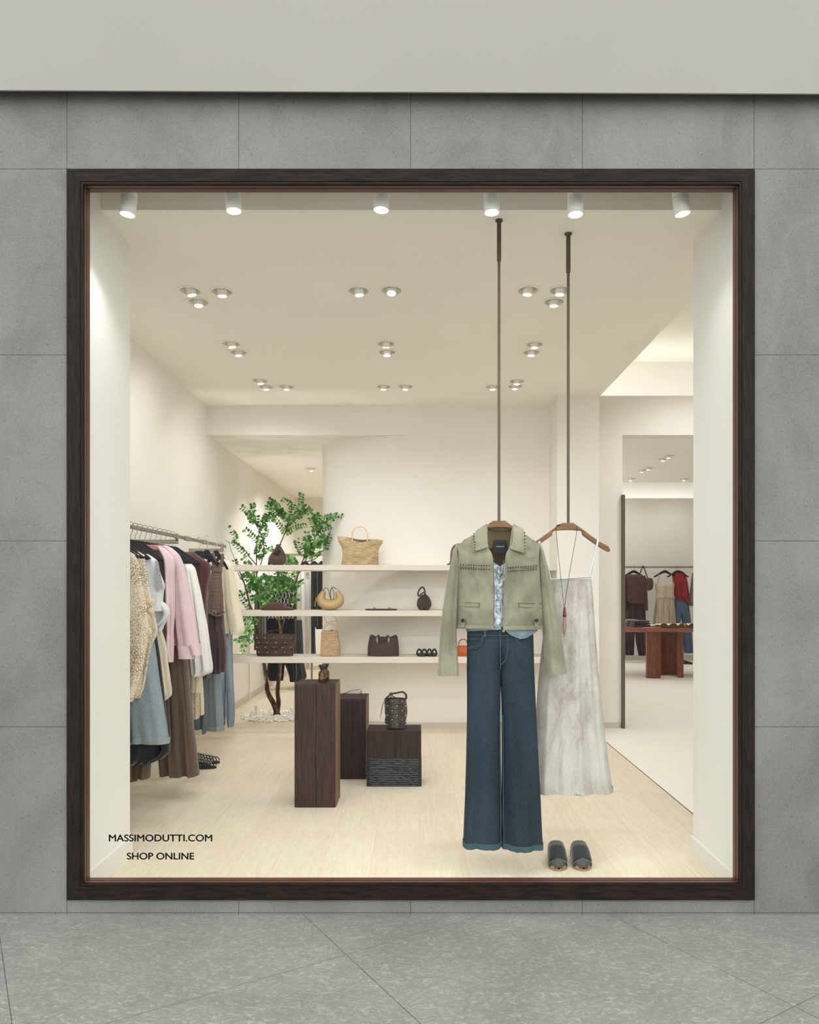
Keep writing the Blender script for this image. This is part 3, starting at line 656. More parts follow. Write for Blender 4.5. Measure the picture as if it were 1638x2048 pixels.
# collar
def collar(L, Rr, sd):
    b = MB(); fsheet(b, L, Rr, lambda x, y: fjk(x, y)-.02-.008*math.sin(max(0, min(1, (y-1050)/55))*PI), 14, 16, .006, 0, .006, sd, 12); return b.build('collar', M_JKT, jk, True)
cl = collar([(953, 1060), (947.5, 1072), (945, 1085), (946, 1104)], [(974, 1047), (973.5, 1062), (974.5, 1080), (977, 1093.5)], 1)
cr = collar([(1026, 1047), (1026.5, 1062), (1025.5, 1082), (1019, 1097)], [(1046, 1057), (1051, 1070), (1053, 1086), (1053.5, 1108)], 2)
def studs(pts, par, off=.012, r=.0033):
    for x, y in pts:
        b = MB(); p = P(x, y, fjk(x, y)-off); b.lathe(0, 0, [(r, -.004), (r, .001), (r*.55, .003)], 8, mat=Matrix.Translation(p) @ Matrix.Rotation(PI/2, 4, 'X'))
        b.build('stud', M_STUD, par, True)
studs([(948.0-.5*i*(i < 3)+.25*i, 1067+i*5.6) for i in range(7)], cl, .034); studs([(1049.5+.05*i, 1065+i*6.6) for i in range(7)], cr, .034)
studs([(921.5+i*5.2, 1129.5+(j*7.5)+.18*i) for i in range(12) for j in (0, 1)], jk, .020); studs([(1016+i*5.1, 1135.5+(j*7.2)-.35*i) for i in range(12) for j in (0, 1)], jk, .020)
b = MB()
for pts in ([(918, 1133.5), (935, 1134.5), (950, 1135)], [(1043, 1136), (1060, 1135.5), (1076, 1135)], [(913, 1205), (935, 1205), (959, 1206)], [(913.5, 1213), (935, 1213), (958, 1214)], [(958.5, 1205), (958.5, 1214)],
            [(1037, 1206), (1060, 1206.5), (1084, 1206.5)], [(1038, 1214), (1060, 1215.5), (1083, 1216)], [(1038, 1206), (1038, 1214)], [(987, 1116), (988, 1180), (987.5, 1252)], [(1007, 1120), (1005.5, 1180), (1005, 1256)]):
    ptube(b, [(x, y, fjk(x, y)-.0085) for x, y in pts], .0016, 6)
b.build('seam_piping', plain('dark_green_piping', (84, 84, 66), .7), jk, True)
for L, Rr in (([(911.5, 1250), (911, 1257.5)], [(987, 1251), (987, 1257.5)]), ([(1006.5, 1252.5), (1006.5, 1260)], [(1087, 1251), (1087.5, 1259)])): jp('hem_band', L, Rr, 20, 3, .0, .013, .006)
for x in (925.5, 1073):
    b = MB(); fsheet(b, [(x-4, 1236), (x-3.2, 1246), (x-3.2, 1255)], [(x+4, 1236), (x+3.2, 1246), (x+3.2, 1255)], lambda px, py: fjk(px, py)-.02, 4, 8, .004); tb = b.build('waist_tab', M_JKT, jk, True)
    b = MB(); p = P(x, 1241, fjk(x, 1241)-.024); b.lathe(0, 0, [(.0095, -.003), (.0095, .002), (.006, .004), (.003, .001)], 18, mat=Matrix.Translation(p) @ Matrix.Rotation(PI/2, 4, 'X')); b.build('button', M_STUD, tb, True)
def sleeve(rows, seed):
    b = MB(); gtube(b, rows, YJ, n=36, m=30, fold=.007, k=1.6, seed=seed, grow=.3, crump=.006); return b.build('sleeve', M_JKT, jk, True)
sleeve([(1088, 912, 919, .012, .01), (1094, 909.5, 919, .03, .01), (1111, 904.8, 919, .05, .008), (1148, 896.6, 918, .062, .004), (1203, 887.5, 915.5, .066, -.004), (1258, 881, 913, .062, -.012), (1313, 877.4, 915.5, .056, -.02), (1350, 875.5, 917.7, .055, -.025)], 2)
sleeve([(1086, 1075, 1081, .012, .01), (1092, 1074.5, 1083.5, .03, .01), (1108, 1074, 1088, .05, .008), (1155, 1076, 1100, .062, .004), (1208, 1081, 1111, .066, -.004), (1258, 1085.5, 1120, .064, -.012), (1304, 1088.5, 1127.4, .058, -.02), (1347, 1091, 1133.8, .058, -.025)], 5)
# ---- camisole under the jacket
t = NT('pale_silver_crumpled_satin'); n1 = t.noise(t.co(), 42, 4, .65, .8)
t.col(t.ramp(n1, [(.35, S(126, 146, 156)), (.6, S(206, 216, 220))])); t.rough(.32, .35, .6); t.bump(n1, .9, .01); M_SATIN = t.m
c = P(998, 1130, YJ); cm = thing('satin_camisole', 'pale silvery satin camisole worn under the open green jacket', 'top', (c.x, YJ, c.z))
b = MB()
def fcm(px, py): return YJ-.045*max(0, 1-((px-1000)/72)**2)**.5-(.03 if py > 1250 else .03*max(0, (py-1150)/100))
fsheet(b, [(962, 1108), (948, 1150), (936, 1250), (932, 1258)], [(1000, 1133), (1000, 1170), (1000, 1250), (1001, 1260)], fcm, 26, 60, .003, 0, .014, 4, 7)
fsheet(b, [(1000, 1133), (1000, 1170), (1000, 1250), (1001, 1260)], [(1036, 1108), (1052, 1150), (1060, 1240), (1062, 1256)], fcm, 26, 60, .003, 0, .014, 4, 7); b.build('bodice', M_SATIN, cm, True)
b = MB()                                                       # draped hem that shows below the jacket
M_TEAL = fabric('teal_grey_satin_hem', (98, 120, 126), (76, 98, 106), sc=12, weave=60, bump=.3, rough=.4, spec=.6)
fsheet(b, [(932, 1250), (932, 1263)], [(1002, 1252), (1002, 1259)], lambda x, y: fj(x, y)-.013, 16, 4, .003, 0, .004, 1)
fsheet(b, [(1002, 1252), (1008, 1259), (1022, 1270), (1040, 1278)], [(1076, 1252), (1076, 1258), (1070, 1266), (1050, 1277)], lambda x, y: YJ-.07*max(.2, 1-((x-1000)/80)**2)**.5-.022, 20, 16, .003, 0, .005, 7); b.build('draped_hem', M_TEAL, cm, True)
# ---- pale skirt on the right rod
def skirtmat():
    t = NT('pale_coated_linen'); v = t.co((1, 1, .55))
    st = t.noise(v, 4.2, 7, .72, .6); fine = t.noise(t.co((1, 1, .3)), 160, 3, .7); grit = t.noise(t.co(), 70, 6, .8)
    c = t.ramp(st, [(.42, S(184, 180, 172)), (.55, S(164, 155, 144)), (.68, S(130, 114, 99))])
    c = t.mix(t.ramp(t.math('MULTIPLY', st, grit), [(.27, 0.0), (.36, .55)]), c, S(136, 116, 100))
    c = t.mix(.25, c, t.ramp(fine, [(.3, S(160, 156, 150)), (.7, S(214, 214, 212))]))
    t.col(c); t.rough(.6, .0, .35); t.bump(t.math('ADD', fine, grit), .4, .003); return t.m
c = P(1140, 1157, YS); sk = thing('slip_skirt', 'long pale coated skirt hanging from the right oak hanger', 'skirt', (c.x, YS, c.z))
M_SKT = skirtmat()
b = MB()
rows = [(1158, 1098, 1182, .05), (1175, 1096, 1184, .055), (1240, 1090, 1188, .07), (1340, 1079, 1196), (1440, 1071, 1205.5), (1520, 1065, 1215.5), (1565, 1062, 1222), (1582, 1061, 1224.5)]
gtube(b, rows, YS, n=90, m=44, fold=.014, k=3.2, seed=11, hd=.085, grow=.7, crump=.006, inset=.05); b.build('skirt_body', M_SKT, sk, True)
b = MB(); rr = tube_rings(rows, YS, n=90, m=44, fold=.014, k=3.2, seed=11, hd=.085, grow=.7, crump=.006)
lo = rr[44]; cc = sum(lo, Vector())/len(lo)
b.loft([[cc+(p-cc)*1.004+Vector((0, 0, .028)) for p in lo], [cc+(p-cc)*1.012+Vector((0, 0, .0)) for p in lo], [cc+(p-cc)*.96+Vector((0, 0, -.002)) for p in lo]], cap=(False, False)); b.build('hem', M_SKT, sk, True)
M_PALE = fabric('ice_white_ribbon', (192, 202, 205), (176, 188, 190), bump=.1)
b = MB(); ptube(b, [(1098, 1159, YS-.05), (1118, 1158, YS-.062), (1140, 1156.5, YS-.064), (1165, 1154.5, YS-.055), (1181, 1154.5, YS-.03)], .0075, 8, flat=.4)
ptube(b, [(1098, 1158.5, YS+.05), (1140, 1157, YS+.06), (1181, 1154.5, YS+.03)], .006, 8, flat=.4); b.build('waist_binding', M_PALE, sk, True)
b = MB(); ptube(b, [(1178, 1156, YS-.035), (1187, 1120, YS-.03), (1194.5, 1088, YS-.026), (1196, 1079.5, YS-.004), (1195, 1079, YS+.014), (1192, 1092, YS+.03), (1180, 1155, YS+.034)], .0055, 8, flat=.5); b.build('hanging_loop', M_PALE, sk, True)
b = MB(); ptube(b, [(1101, 1158, YS-.035), (1090, 1120, YS-.03), (1080, 1092, YS-.026), (1079, 1083, YS-.004), (1080, 1083, YS+.016), (1099, 1155, YS+.034)], .0055, 8, flat=.5); b.build('hanging_loop', M_PALE, sk, True)
# ---- pendant necklace
c = P(1134, 1060, YS-.03); nk = thing('pendant_necklace', 'black cord necklace with a red bead and tan tip looped over the right oak hanger', 'necklace', (c.x, YS-.03, c.z))
b = MB(); ptube(b, [(1120, 1050, YS+.02), (1113, 1053, YS-.012), (1112.5, 1064, YS-.024), (1117, 1112, YS-.045), (1123, 1168, YS-.1), (1128.5, 1212, YS-.108), (1132, 1190, YS-.106), (1140, 1140, YS-.07), (1149, 1090, YS-.04), (1153.5, 1062, YS-.024), (1152, 1054, YS-.012), (1146, 1051, YS+.02)], .0014, 6, sub=6)
for dx in (-4, -1.5, 1): b.ball(P(1118+dx, 1050-dx*.3, YS-.016), .004, 5)
b.build('cord', plain('black_waxed_cord', (20, 20, 22), .6), nk, True)
p0 = P(1129.2, 1213, YS-.106); M_RED = plain('polished_red_amber', (92, 24, 14), .2, var=.3, sc=60)
b = MB(); b.lathe(p0.x, p0.y, [(.003, p0.z), (.0055, p0.z-.008), (.0065, p0.z-.012), (.008, p0.z-.03), (.0098, p0.z-.045), (.0098, p0.z-.054), (.008, p0.z-.056)], 14); b.build('bead', M_RED, nk, True)
b = MB()
zz = p0.z-.055; b.loft([[Vector((p0.x+w*math.cos(a)-.0005, p0.y+.004*math.sin(a), zz-d)) for a in [2*PI*i/12 for i in range(12)]] for w, d in ((.007, 0), (.0098, .02), (.0095, .05), (.006, .08), (.0015, .102))]); b.build('pendant_tip', plain('tan_horn', (140, 118, 92), .45), nk, True)
# ---- clogs
M_SUEDE = fabric('black_suede', (38, 42, 46), (28, 31, 34), sc=30, weave=300, bump=.25, rough=.95, sheen=.4); M_CLOGW = plain('pale_brown_clog_sole', (158, 134, 98), .6); M_TOE = plain('dark_grey_toe', (74, 72, 68), .6)
def clog(xc, sgn, label):
    yt = 3.952; t = thing('studded_clog', label, 'shoe', (xc, yt+.12, 0), 'pair of black clogs')
    L = .26; b = MB(); rings = []; N = 20
    def prof(s):   # s 0 toe .. 1 heel: half width, centre shift
        w = .049*min(1, (s/.16)**.55 if s < .16 else 1)*(1-.16*max(0, (s-.35)/.65)) if s > 0 else .004
        if s > .9: w *= math.sqrt(max(.02, 1-((s-.9)/.1)**2))
        return max(w, .006), sgn*s
    for i in range(N+1):
        s = i/N; w, cx = prof(s); y = yt+s*L; lift = .008+.018*s
        zt = .022+.016*s
        rings.append([(xc+cx+ww*w, y, z) for ww, z in ((-1, zt), (-1.02, lift*.4), (-.9, 0.0), (.9, 0.0), (1.02, lift*.4), (1, zt))])
    b.loft(rings); b.build('wooden_sole', M_CLOGW, t, 'auto')
    def hgt(s): return .026+.058*min(1, s/.45)**.8
    def upper(s0, s1, mat, nm, k=1.03):
        b = MB(); rings = []
        for i in range(15):
            s = s0+(s1-s0)*i/14; w, cx = prof(s); y = yt+s*L; h = hgt(s) if s > .01 else .018
            rings.append([(xc+cx+w*k*(abs(math.cos(a))**.75)*(1 if math.cos(a) > 0 else -1), y, .012+.012*s+max(0, math.sin(a))**.42*h) for a in [PI*j/16 for j in range(17)]])
        b.loft(rings, cap=(True, True)); return b.build(nm, mat, t, True)
    upper(.0, .13, M_TOE, 'toe_cap', .99); up = upper(.11, .70, M_SUEDE, 'suede_upper', 1.05)
    w, cx = prof(.14); ms = plain('pewter_stud', (200, 190, 160), .3, .8)
    for j in range(8):
        a = PI*(.08+.84*j/7); h = hgt(.11); b = MB()
        b.ball((xc+cx+w*1.05*(abs(math.cos(a))**.6)*(1 if math.cos(a) > 0 else -1), yt+.11*L-.002, .012+math.sin(a)**.42*h*.8), .0028, 4); b.build('stud', ms, up, True)
clog(.737, .026, 'left black suede clog with pewter studs on the oak floor'); clog(.868, .019, 'right black suede clog with pewter studs on the oak floor')
# ================================================================ clothes rack along the left wall
RX, RZ = -1.93, 1.918
M_RAIL = plain('brushed_nickel_rail', (150, 148, 138), .35, .7); M_BRK = plain('taupe_bracket', (150, 142, 126), .5); M_HBLK = plain('black_hanger_velvet', (30, 33, 37), .8, spec=.3); M_HOOK = plain('steel_hook', (150, 140, 120), .3, .9)
rk = thing('wall_rail', 'nickel clothes rail running along the left wall on taupe brackets', 'clothes rail', (RX, 5.8, RZ))
b = MB(); b.box(RX-.006, RX+.006, 4.3, 7.49, RZ-.028, RZ, b=.003); b.build('rail_bar', M_RAIL, rk)
for y in (4.7, 5.98, 7.36):
    b = MB(); b.box(XL+.001, RX+.012, y-.008, y+.008, RZ-.075, RZ-.040, b=.002); b.box(RX-.010, RX+.010, y-.02, y+.02, RZ-.034, RZ+.008, b=.002); b.box(RX-.008, RX+.008, y-.008, y+.008, RZ-.05, RZ-.02); b.build('bracket', M_BRK, rk)
for y in (6.25, 6.75):
    b = MB(); b.box(RX-.012, RX+.012, y-.06, y+.06, RZ-.033, RZ+.005, b=.004); b.build('sliding_stop', M_BRK, rk)
def black_hanger(x, y, zr, label, half=.21, drop=.125, yaw=0, group='black hangers on the left rail', hook=True, name='black_hanger', k=1.0, simple=False):
    t = thing(name, label, 'hanger', (x, y, zr), group); zt = zr-.10*k; n = 20; rings = []; ca, sa = math.cos(yaw), math.sin(yaw)
    def T(u, v, z): return Vector((x+u*ca-v*sa, y+u*sa+v*ca, z))
    for i in range(n+1):
        u = -1+2*i/n; a = abs(u); top = 0 if a < .14 else (a-.14)/.86*drop
        th = .055 if a < .2 else .055-(a-.2)*.028
        if a > .9: th *= math.sqrt(max(.06, 1-((a-.9)/.1)**2)); top += .006
        bt = top+th; w = .012+.010*a
        rings.append([T(u*half, yy+.02*a*a, zt-zz) for yy, zz in ((-w, bt-.005), (-w, top+.005), (0, top), (w, top+.005), (w, bt-.005), (0, bt))])
    b = MB(); b.loft(rings); b.build('hanger_body', M_HBLK, t, True)
    if hook:
        b = MB(); pts = [T(0, 0, zt), T(0, 0, zt+.03), T(.012, 0, zt+.05)]
        for i in range(9): a = -PI*.25+i/8*PI*1.25; pts.append(T(.018*math.cos(a), 0, zr+.001+.016*math.sin(a)))
        b.tube(pts, .0022, 5); b.build('hook', M_HOOK, t, True)
    return t
def hz(px_hook): return 2895.0/(CX-px_hook)          # rail px -> distance
def rx_(Y): return CX+RX*F/Y
def grow(name, lab, cat, Y, rows, mat, hd=.05, fold=.012, k=4, seed=0, crump=.004, part='body', left=None, n=48, m=30, group=None, inset=.03):
    """rows: (y, xr) or (y, xl, xr); a missing left edge mirrors about the rail (kept off the wall)"""
    rr = []
    for r in rows:
        if len(r) == 2:
            c = rx_(Y); w = min(r[1]-c, .29*F/Y); rr.append((r[0], c-w, r[1]))
        else: rr.append(tuple(r))
    c = P((rr[0][1]+rr[0][2])/2, rr[0][0], Y); t = thing(name, lab, cat, (c.x, Y, c.z), group)
    b = MB(); gtube(b, rr, Y, n=n, m=m, fold=fold, k=k, seed=seed, hd=hd, crump=crump, inset=inset); b.build(part, mat, t, True); return t
hl = ['at the near end of the left rail', 'second from the near end of the left rail', 'third from the near end of the left rail', 'holding the pale blue jeans', 'holding the white blouse', 'holding the ecru skirt', 'holding the dark brown dress',
      'holding the first pink shirt', 'holding the second pink shirt', 'holding the brown wool trousers', 'behind the pink shirts', 'holding the white dress', 'holding the cream skirt behind the white dress', 'holding the burgundy shirt', 'second behind the white dress, tip beside the burgundy shirt', 'nearest the gap in the rail']
for i, Y in enumerate([4.60, 4.70, 4.78, 4.86, 4.94, 5.02, 5.10, 5.18, 5.28, 5.38, 5.48, 5.58, 5.68, 5.78, 5.88, 6.58]):
    black_hanger(RX, Y, RZ, 'black velvet hanger '+hl[i])
def crochet(name, a, b_, sc=150):
    t = NT(name); v = t.co((1, .3, 1)); vo = t.n('ShaderNodeTexVoronoi'); vo.inputs['Scale'].default_value = sc; t.l(v, vo.inputs['Vector'])
    big = t.noise(t.co(), 7, 3)
    hole = t.ramp(vo.outputs['Distance'], [(.42, 0.0), (.6, 1.0)])
    f = t.math('MULTIPLY', hole, t.ramp(big, [(.42, .95), (.62, .35)]))
    t.col(t.mix(f, S(*a), S(*b_))); t.rough(.9, 0, .15); t.bump(vo.outputs['Distance'], .7, .004); return t.m
M_CRO = crochet('cream_crochet', (224, 212, 190), (146, 130, 106)); M_CROF = fabric('cream_yarn', (226, 212, 184), bump=.5, sc=60)
g = grow('crochet_cardigan', 'cream crochet cardigan nearest the window on the left rail', 'cardigan', 4.60, [(1098, 250), (1106, 268), (1127, 277), (1160, 283), (1200, 291), (1260, 297), (1330, 287), (1380, 273), (1403, 266)], M_CRO, seed=1, hd=.05, fold=.02)
g = grow('crochet_cardigan', 'cream crochet cardigan with yarn flowers, second on the left rail', 'cardigan', 4.72, [(1100, 272), (1106, 287), (1125, 290), (1143, 293), (1175, 299), (1206, 305), (1230, 310), (1266, 315), (1292, 303), (1316, 298), (1340, 294), (1371, 289), (1396, 281)], M_CRO, seed=2, hd=.055, fold=.022)
b = MB()
for (px, py, r) in ((276, 1222, .026), (277, 1243, .034), (290, 1208, .026), (300, 1203, .022), (302, 1222, .018), (292, 1238, .026), (287, 1256, .02), (296, 1262, .018)):
    c = P(px, py, 4.72-.085)
    for q in range(3):
        rr = r*(1-.32*q); b.tube([c+Vector((rr*math.cos(a), -.004*q, rr*math.sin(a))) for a in [2*PI*i/14 for i in range(15)]], .0045, 6)
    b.ball(c+Vector((0, -.008, 0)), .007, 4)
b.build('crochet_flower', M_CROF, g, True)
M_LDEN = denim('light_blue_denim', (100, 113, 122), (148, 160, 166), .66); M_LSEAM = plain('pale_denim_hem', (132, 142, 138), .9)
def hemband(t, rows, Y, mat, **kw):
    rr = tube_rings(rows, Y, **kw); lo = rr[kw.get('m', 26)]; c = sum(lo, Vector())/len(lo)
    b = MB(); b.loft([[Vector((c.x+(p.x-c.x)*s, c.y+(p.y-c.y)*s, p.z+dz)) for p in lo] for s, dz in ((1.005, .04), (1.03, .035), (1.03, 0), (.97, -.001))], cap=(False, False)); b.build('hem', mat, t, True)
def legpair(name, lab, Y, L1, L2, mat, seam=None, seed=0, hd=.06, cat='trousers', group=None, top=None, fold=.01, k=1.8):
    c = P((L1[0][1]+L2[0][2])/2, L1[0][0], Y); t = thing(name, lab, cat, (c.x, Y, c.z), group)
    if top:
        b = MB(); gtube(b, [(top[0], top[1], top[2], hd*.7), (L1[0][0]+2, L1[0][1], L2[0][2], hd)], Y, n=48, m=8, fold=.005, seed=seed, pinch=True, inset=0); b.build('hip_panel', mat, t, True)
    for i, rows in enumerate((L1, L2)):
        kw = dict(n=36, m=24, fold=fold, k=k, seed=seed+i, hd=hd*.9)
        b = MB(); gtube(b, rows, Y, **kw); b.build('trouser_leg', mat, t, True)
        if seam: hemband(t, rows, Y, seam, **kw)
    return t
legpair('light_jeans', 'pale blue jeans below the crochet cardigans on the left rail', 4.78, [(1300, 205, 252), (1400, 200, 256), (1490, 196, 262)], [(1300, 252, 311), (1363, 256, 319), (1427, 261, 329), (1486, 266, 338)], M_LDEN, M_LSEAM, 3, top=(1200, 222, 296))
M_SHEER = fabric('black_sheer_cloth', (26, 28, 34), (18, 20, 25), bump=.3, rough=.7)
grow('sheer_skirt', 'black sheer skirt whose ruffled hem hangs below the pale jeans', 'skirt', 4.88, [(1150, 290), (1300, 318), (1400, 330), (1470, 337), (1495, 341), (1508, 338), (1520, 320), (1527, 300)], M_SHEER, seed=6, hd=.07, fold=.03, k=5)
M_WHT1 = fabric('white_cotton_gauze', (216, 218, 218), (198, 201, 202), sc=7, bump=.35); M_WHT2 = fabric('white_satin_blouse', (226, 228, 228), (204, 208, 211), sc=12, bump=.5, rough=.5)
g = grow('camisole_top', 'white gauzy sleeveless top with a square mesh panel on the left rail', 'top', 4.86, [(1108, 296), (1121, 314), (1135, 318), (1151, 322.5), (1165, 328), (1172, 330), (1180, 328), (1200, 326), (1222, 326)], M_WHT1, seed=7, fold=.014)
b = MB(); fsheet(b, [(310, 1121), (311, 1179)], [(316, 1122), (327, 1179)], lambda x, y: 4.86-.062, 6, 14, .003); b.build('mesh_panel', crochet('grey_mesh', (196, 198, 200), (140, 144, 150), 260), g, True)
g = grow('knotted_blouse', 'white satin blouse with a knotted front above the ecru skirt', 'blouse', 4.94, [(1116, 300), (1150, 315), (1205, 318), (1212, 327), (1222, 334), (1230, 336.5), (1240, 334), (1252, 328), (1262, 325)], M_WHT2, seed=8, fold=.02, crump=.018, k=3)
b = MB(); ptube(b, [(306, 1208, 4.87), (318, 1206, 4.865), (329, 1216, 4.86), (333, 1228, 4.865), (326, 1240, 4.87), (314, 1250, 4.875)], [.012, .02, .024, .022, .016, .01], 10); b.build('knot', M_WHT2, g, True)
M_ECRU = fabric('ecru_satin', (214, 205, 184), (188, 176, 152), sc=7, bump=.3, rough=.45)
grow('ecru_skirt', 'ecru satin skirt between the pale jeans and the brown trousers', 'skirt', 5.0, [(1190, 310), (1246, 319), (1278, 329), (1302, 335), (1316, 335), (1363, 341.6), (1390, 343.5), (1399, 334), (1405, 326)], M_ECRU, seed=9, fold=.02, k=5)
M_DBR = fabric('dark_brown_crepe', (62, 48, 44), (44, 34, 32), sc=8, bump=.25); M_BRW = fabric('brown_wool_twill', (98, 80, 68), (84, 67, 57), sc=6, weave=700, bump=.3)
grow('dark_brown_dress', 'dark brown sleeveless dress between the white top and the pink shirts', 'dress', 5.08, [(1100, 318), (1118, 326), (1150, 330), (1200, 331), (1300, 334), (1400, 337), (1480, 341)], M_DBR, seed=10, fold=.012)
legpair('dark_brown_trousers', 'dark brown trousers whose hems show under the black sheer skirt', 5.06, [(1420, 235, 262), (1500, 243, 274), (1562, 240, 274)], [(1420, 262, 300), (1500, 272, 302), (1556, 268, 299)], M_BRW, None, 12, hd=.05)
M_PINK = fabric('pale_pink_linen', (226, 202, 204), (206, 176, 184), sc=6, weave=500, bump=.35); M_PINKI = fabric('rose_inside', (196, 140, 142), (180, 122, 126), bump=.3)
def shirt(name, lab, Y, body, slv, mat, inner, seed, cuffs=None, collar=None):
    g = grow(name, lab, 'shirt', Y, body, inner, seed=seed, hd=.045, fold=.015, part='shirt_body')
    b = MB(); gtube(b, slv, Y-.06, n=32, m=34, fold=.008, k=1.6, seed=seed+2, hd=.05, crump=.005, grow=.5); b.build('sleeve', mat, g, True)
    for cf in cuffs or []:
        b = MB(); gtube(b, cf, Y-.065, n=28, m=6, fold=.003, k=1, seed=seed, hd=.055, inset=.02); b.build('cuff', mat, g, True)
    return g
shirt('pink_shirt', 'pink shirt with a frayed cuff, first of the two pink shirts', 5.17, [(1090, 322), (1104, 336), (1150, 338), (1250, 340), (1312, 341)], [(1093, 314, 322, .015), (1101, 318, 335, .03), (1120, 328, 348), (1160, 331, 348), (1222, 332, 349), (1262, 334, 347, .03), (1290, 335, 347), (1324, 338, 346.5, .03)], M_PINK, M_PINKI, 20)
shirt('pink_shirt', 'pink shirt with turned-back cuffs, farther of the two pink shirts', 5.27, [(1092, 330), (1108, 352), (1150, 356), (1230, 362), (1290, 366)], [(1091, 322, 334, .015), (1098, 330, 346, .03), (1111, 340, 357.5), (1127, 346, 365.5), (1159, 349, 375), (1190, 349.5, 381), (1222, 350.5, 387.5), (1262, 353, 394), (1292, 357, 398)], M_PINK, M_PINKI, 23,
      [[(1288, 377, 399.5), (1298, 381, 401), (1310, 385, 403)], [(1291, 355.5, 384), (1304, 357, 387), (1317, 358.5, 390)]])
grow('brown_wool_skirt', 'long brown wool skirt hanging nearly to the floor under the pink shirts', 'skirt', 5.38, [(1290, 325, 372), (1316, 324, 374), (1363, 323, 378), (1411, 322, 383), (1459, 320, 387.6), (1506, 318, 392.5), (1550, 321, 397.5)], M_BRW, seed=27, hd=.075, fold=.026, k=3.2, m=36)
M_TAU = fabric('taupe_cotton', (142, 124, 120), (120, 104, 100), bump=.25)
grow('taupe_blouse', 'mauve taupe blouse with shoulder straps showing behind the pink shirts', 'blouse', 5.5, [(1100, 345), (1106, 356), (1116, 362), (1150, 368), (1200, 370), (1300, 371)], M_TAU, seed=30)
M_WHT3 = fabric('white_poplin', (232, 231, 226), (219, 218, 213), sc=5, bump=.25); M_CRM = fabric('cream_viscose', (222, 211, 188), (206, 194, 170), sc=7, bump=.25)
g = grow('white_dress', 'long white flared dress between the pink and the burgundy shirts', 'dress', 5.60, [(1128, 369, 383, .02), (1134, 370, 388), (1151, 371, 393), (1175, 372, 399), (1206, 372, 405.5), (1230, 373, 410), (1254, 375, 415), (1286, 378, 419.5), (1310, 380, 422.5), (1336, 382, 426), (1346, 383, 423), (1352, 386, 408)], M_WHT3, seed=31, hd=.06, fold=.014)
grow('cream_skirt', 'cream skirt whose stepped hem shows below the white dress', 'skirt', 5.70, [(1300, 372, 398), (1340, 374, 402), (1372, 376, 403), (1384, 377, 402)], M_CRM, seed=33, hd=.05)
grow('knit_skirt', 'beige ribbed knit skirt below the cream skirt', 'skirt', 5.80, [(1340, 376, 392), (1385, 379, 395), (1420, 382, 397), (1437, 386, 397)], crochet('beige_rib_knit', (214, 200, 178), (168, 152, 130), 190), seed=34, hd=.05)
grow('beige_skirt', 'narrow beige skirt beside the ribbed knit skirt', 'skirt', 5.9, [(1340, 390, 403), (1372, 392, 405), (1400, 393, 406.5), (1429, 396, 407)], M_CRM, seed=35, hd=.04)
M_BUR = fabric('burgundy_crepe', (84, 44, 48), (62, 30, 36), sc=6, bump=.35)
g = grow('burgundy_shirt', 'burgundy shirt with a dropped shoulder behind the white dress', 'shirt', 6.05, [(1104, 366, 388, .02), (1110, 368, 394), (1120, 372, 409), (1130, 376, 421.5), (1142, 380, 420), (1159, 384, 417), (1190, 388, 414), (1240, 392, 414), (1300, 396, 418), (1344, 402, 421), (1356, 404, 418)], M_BUR, seed=36, hd=.07, fold=.02)
g = legpair('light_jeans', 'light blue jeans with frayed inner hem behind the beige skirt', 6.6, [(1345, 378, 398), (1400, 381, 404), (1440, 384, 406), (1458, 386, 407)], [(1345, 398, 418), (1400, 403, 413.5), (1440, 405, 411.5), (1467, 405, 410.8)], denim('mid_blue_denim', (74, 86, 96), (106, 120, 130), .66), None, 40, hd=.05, top=(1112, 396, 408))
g = legpair('light_jeans', 'light blue jeans below the striped halter top, frayed hem', 6.78, [(1347, 402, 420), (1400, 404, 419), (1450, 404, 416)], [(1335, 417, 439.5), (1363, 416, 441), (1395, 415, 443.5), (1427, 413.5, 446), (1461, 412.5, 448)], M_LDEN, M_LSEAM, 43, hd=.055, top=(1135, 398, 420))
black_hanger(RX, 6.8, RZ, 'small black hanger holding the pale jeans with the frayed hem', half=.09, drop=.1)
t = NT('brown_striped_jersey'); wv = t.n('ShaderNodeTexWave', bands_direction='Z'); wv.inputs['Scale'].default_value = 26; wv.inputs['Distortion'].default_value = .6; t.l(t.co(), wv.inputs['Vector'])
t.col(t.ramp(wv.outputs['Fac'], [(.55, S(72, 54, 50)), (.85, S(150, 130, 118))])); t.rough(.8, 0, .2); t.bump(wv.outputs['Fac'], .3, .003); M_STR = t.m
for (Y, px, lb) in ((6.38, 413.5, 'left one of three facing the room, holding the halter top'), (6.50, 432, 'middle one of three facing the room, holding the halter top'), (7.3, 441.5, 'holding the cream shirt at the far end of the left rail')):
    black_hanger(P(px, 1100, Y).x, Y, RZ, 'black velvet hanger '+lb, half=.11, drop=.15, yaw=.5)
g = thing('halter_top', 'brown striped halter top with a ring belt near the far end of the left rail', 'top', P(432, 1115, 6.45))
b = MB(); gtube(b, [(1142, 424, 442.5, .03), (1160, 419, 443.5, .05), (1172, 417, 444), (1192, 419, 446), (1205, 415.5, 446.5), (1215, 415, 447), (1226, 414, 447)], 6.45, n=40, m=20, fold=.010, k=2.5, seed=50, hd=.06); b.build('bodice', M_STR, g, True)
b = MB(); ptube(b, [(430, 1144, 6.42), (429, 1130, 6.42), (427.5, 1118, 6.415), (425.5, 1108, 6.42), (424, 1107, 6.45)], [.03, .022, .019, .018, .016], 10, flat=.4); b.build('halter_strap', M_STR, g, True)
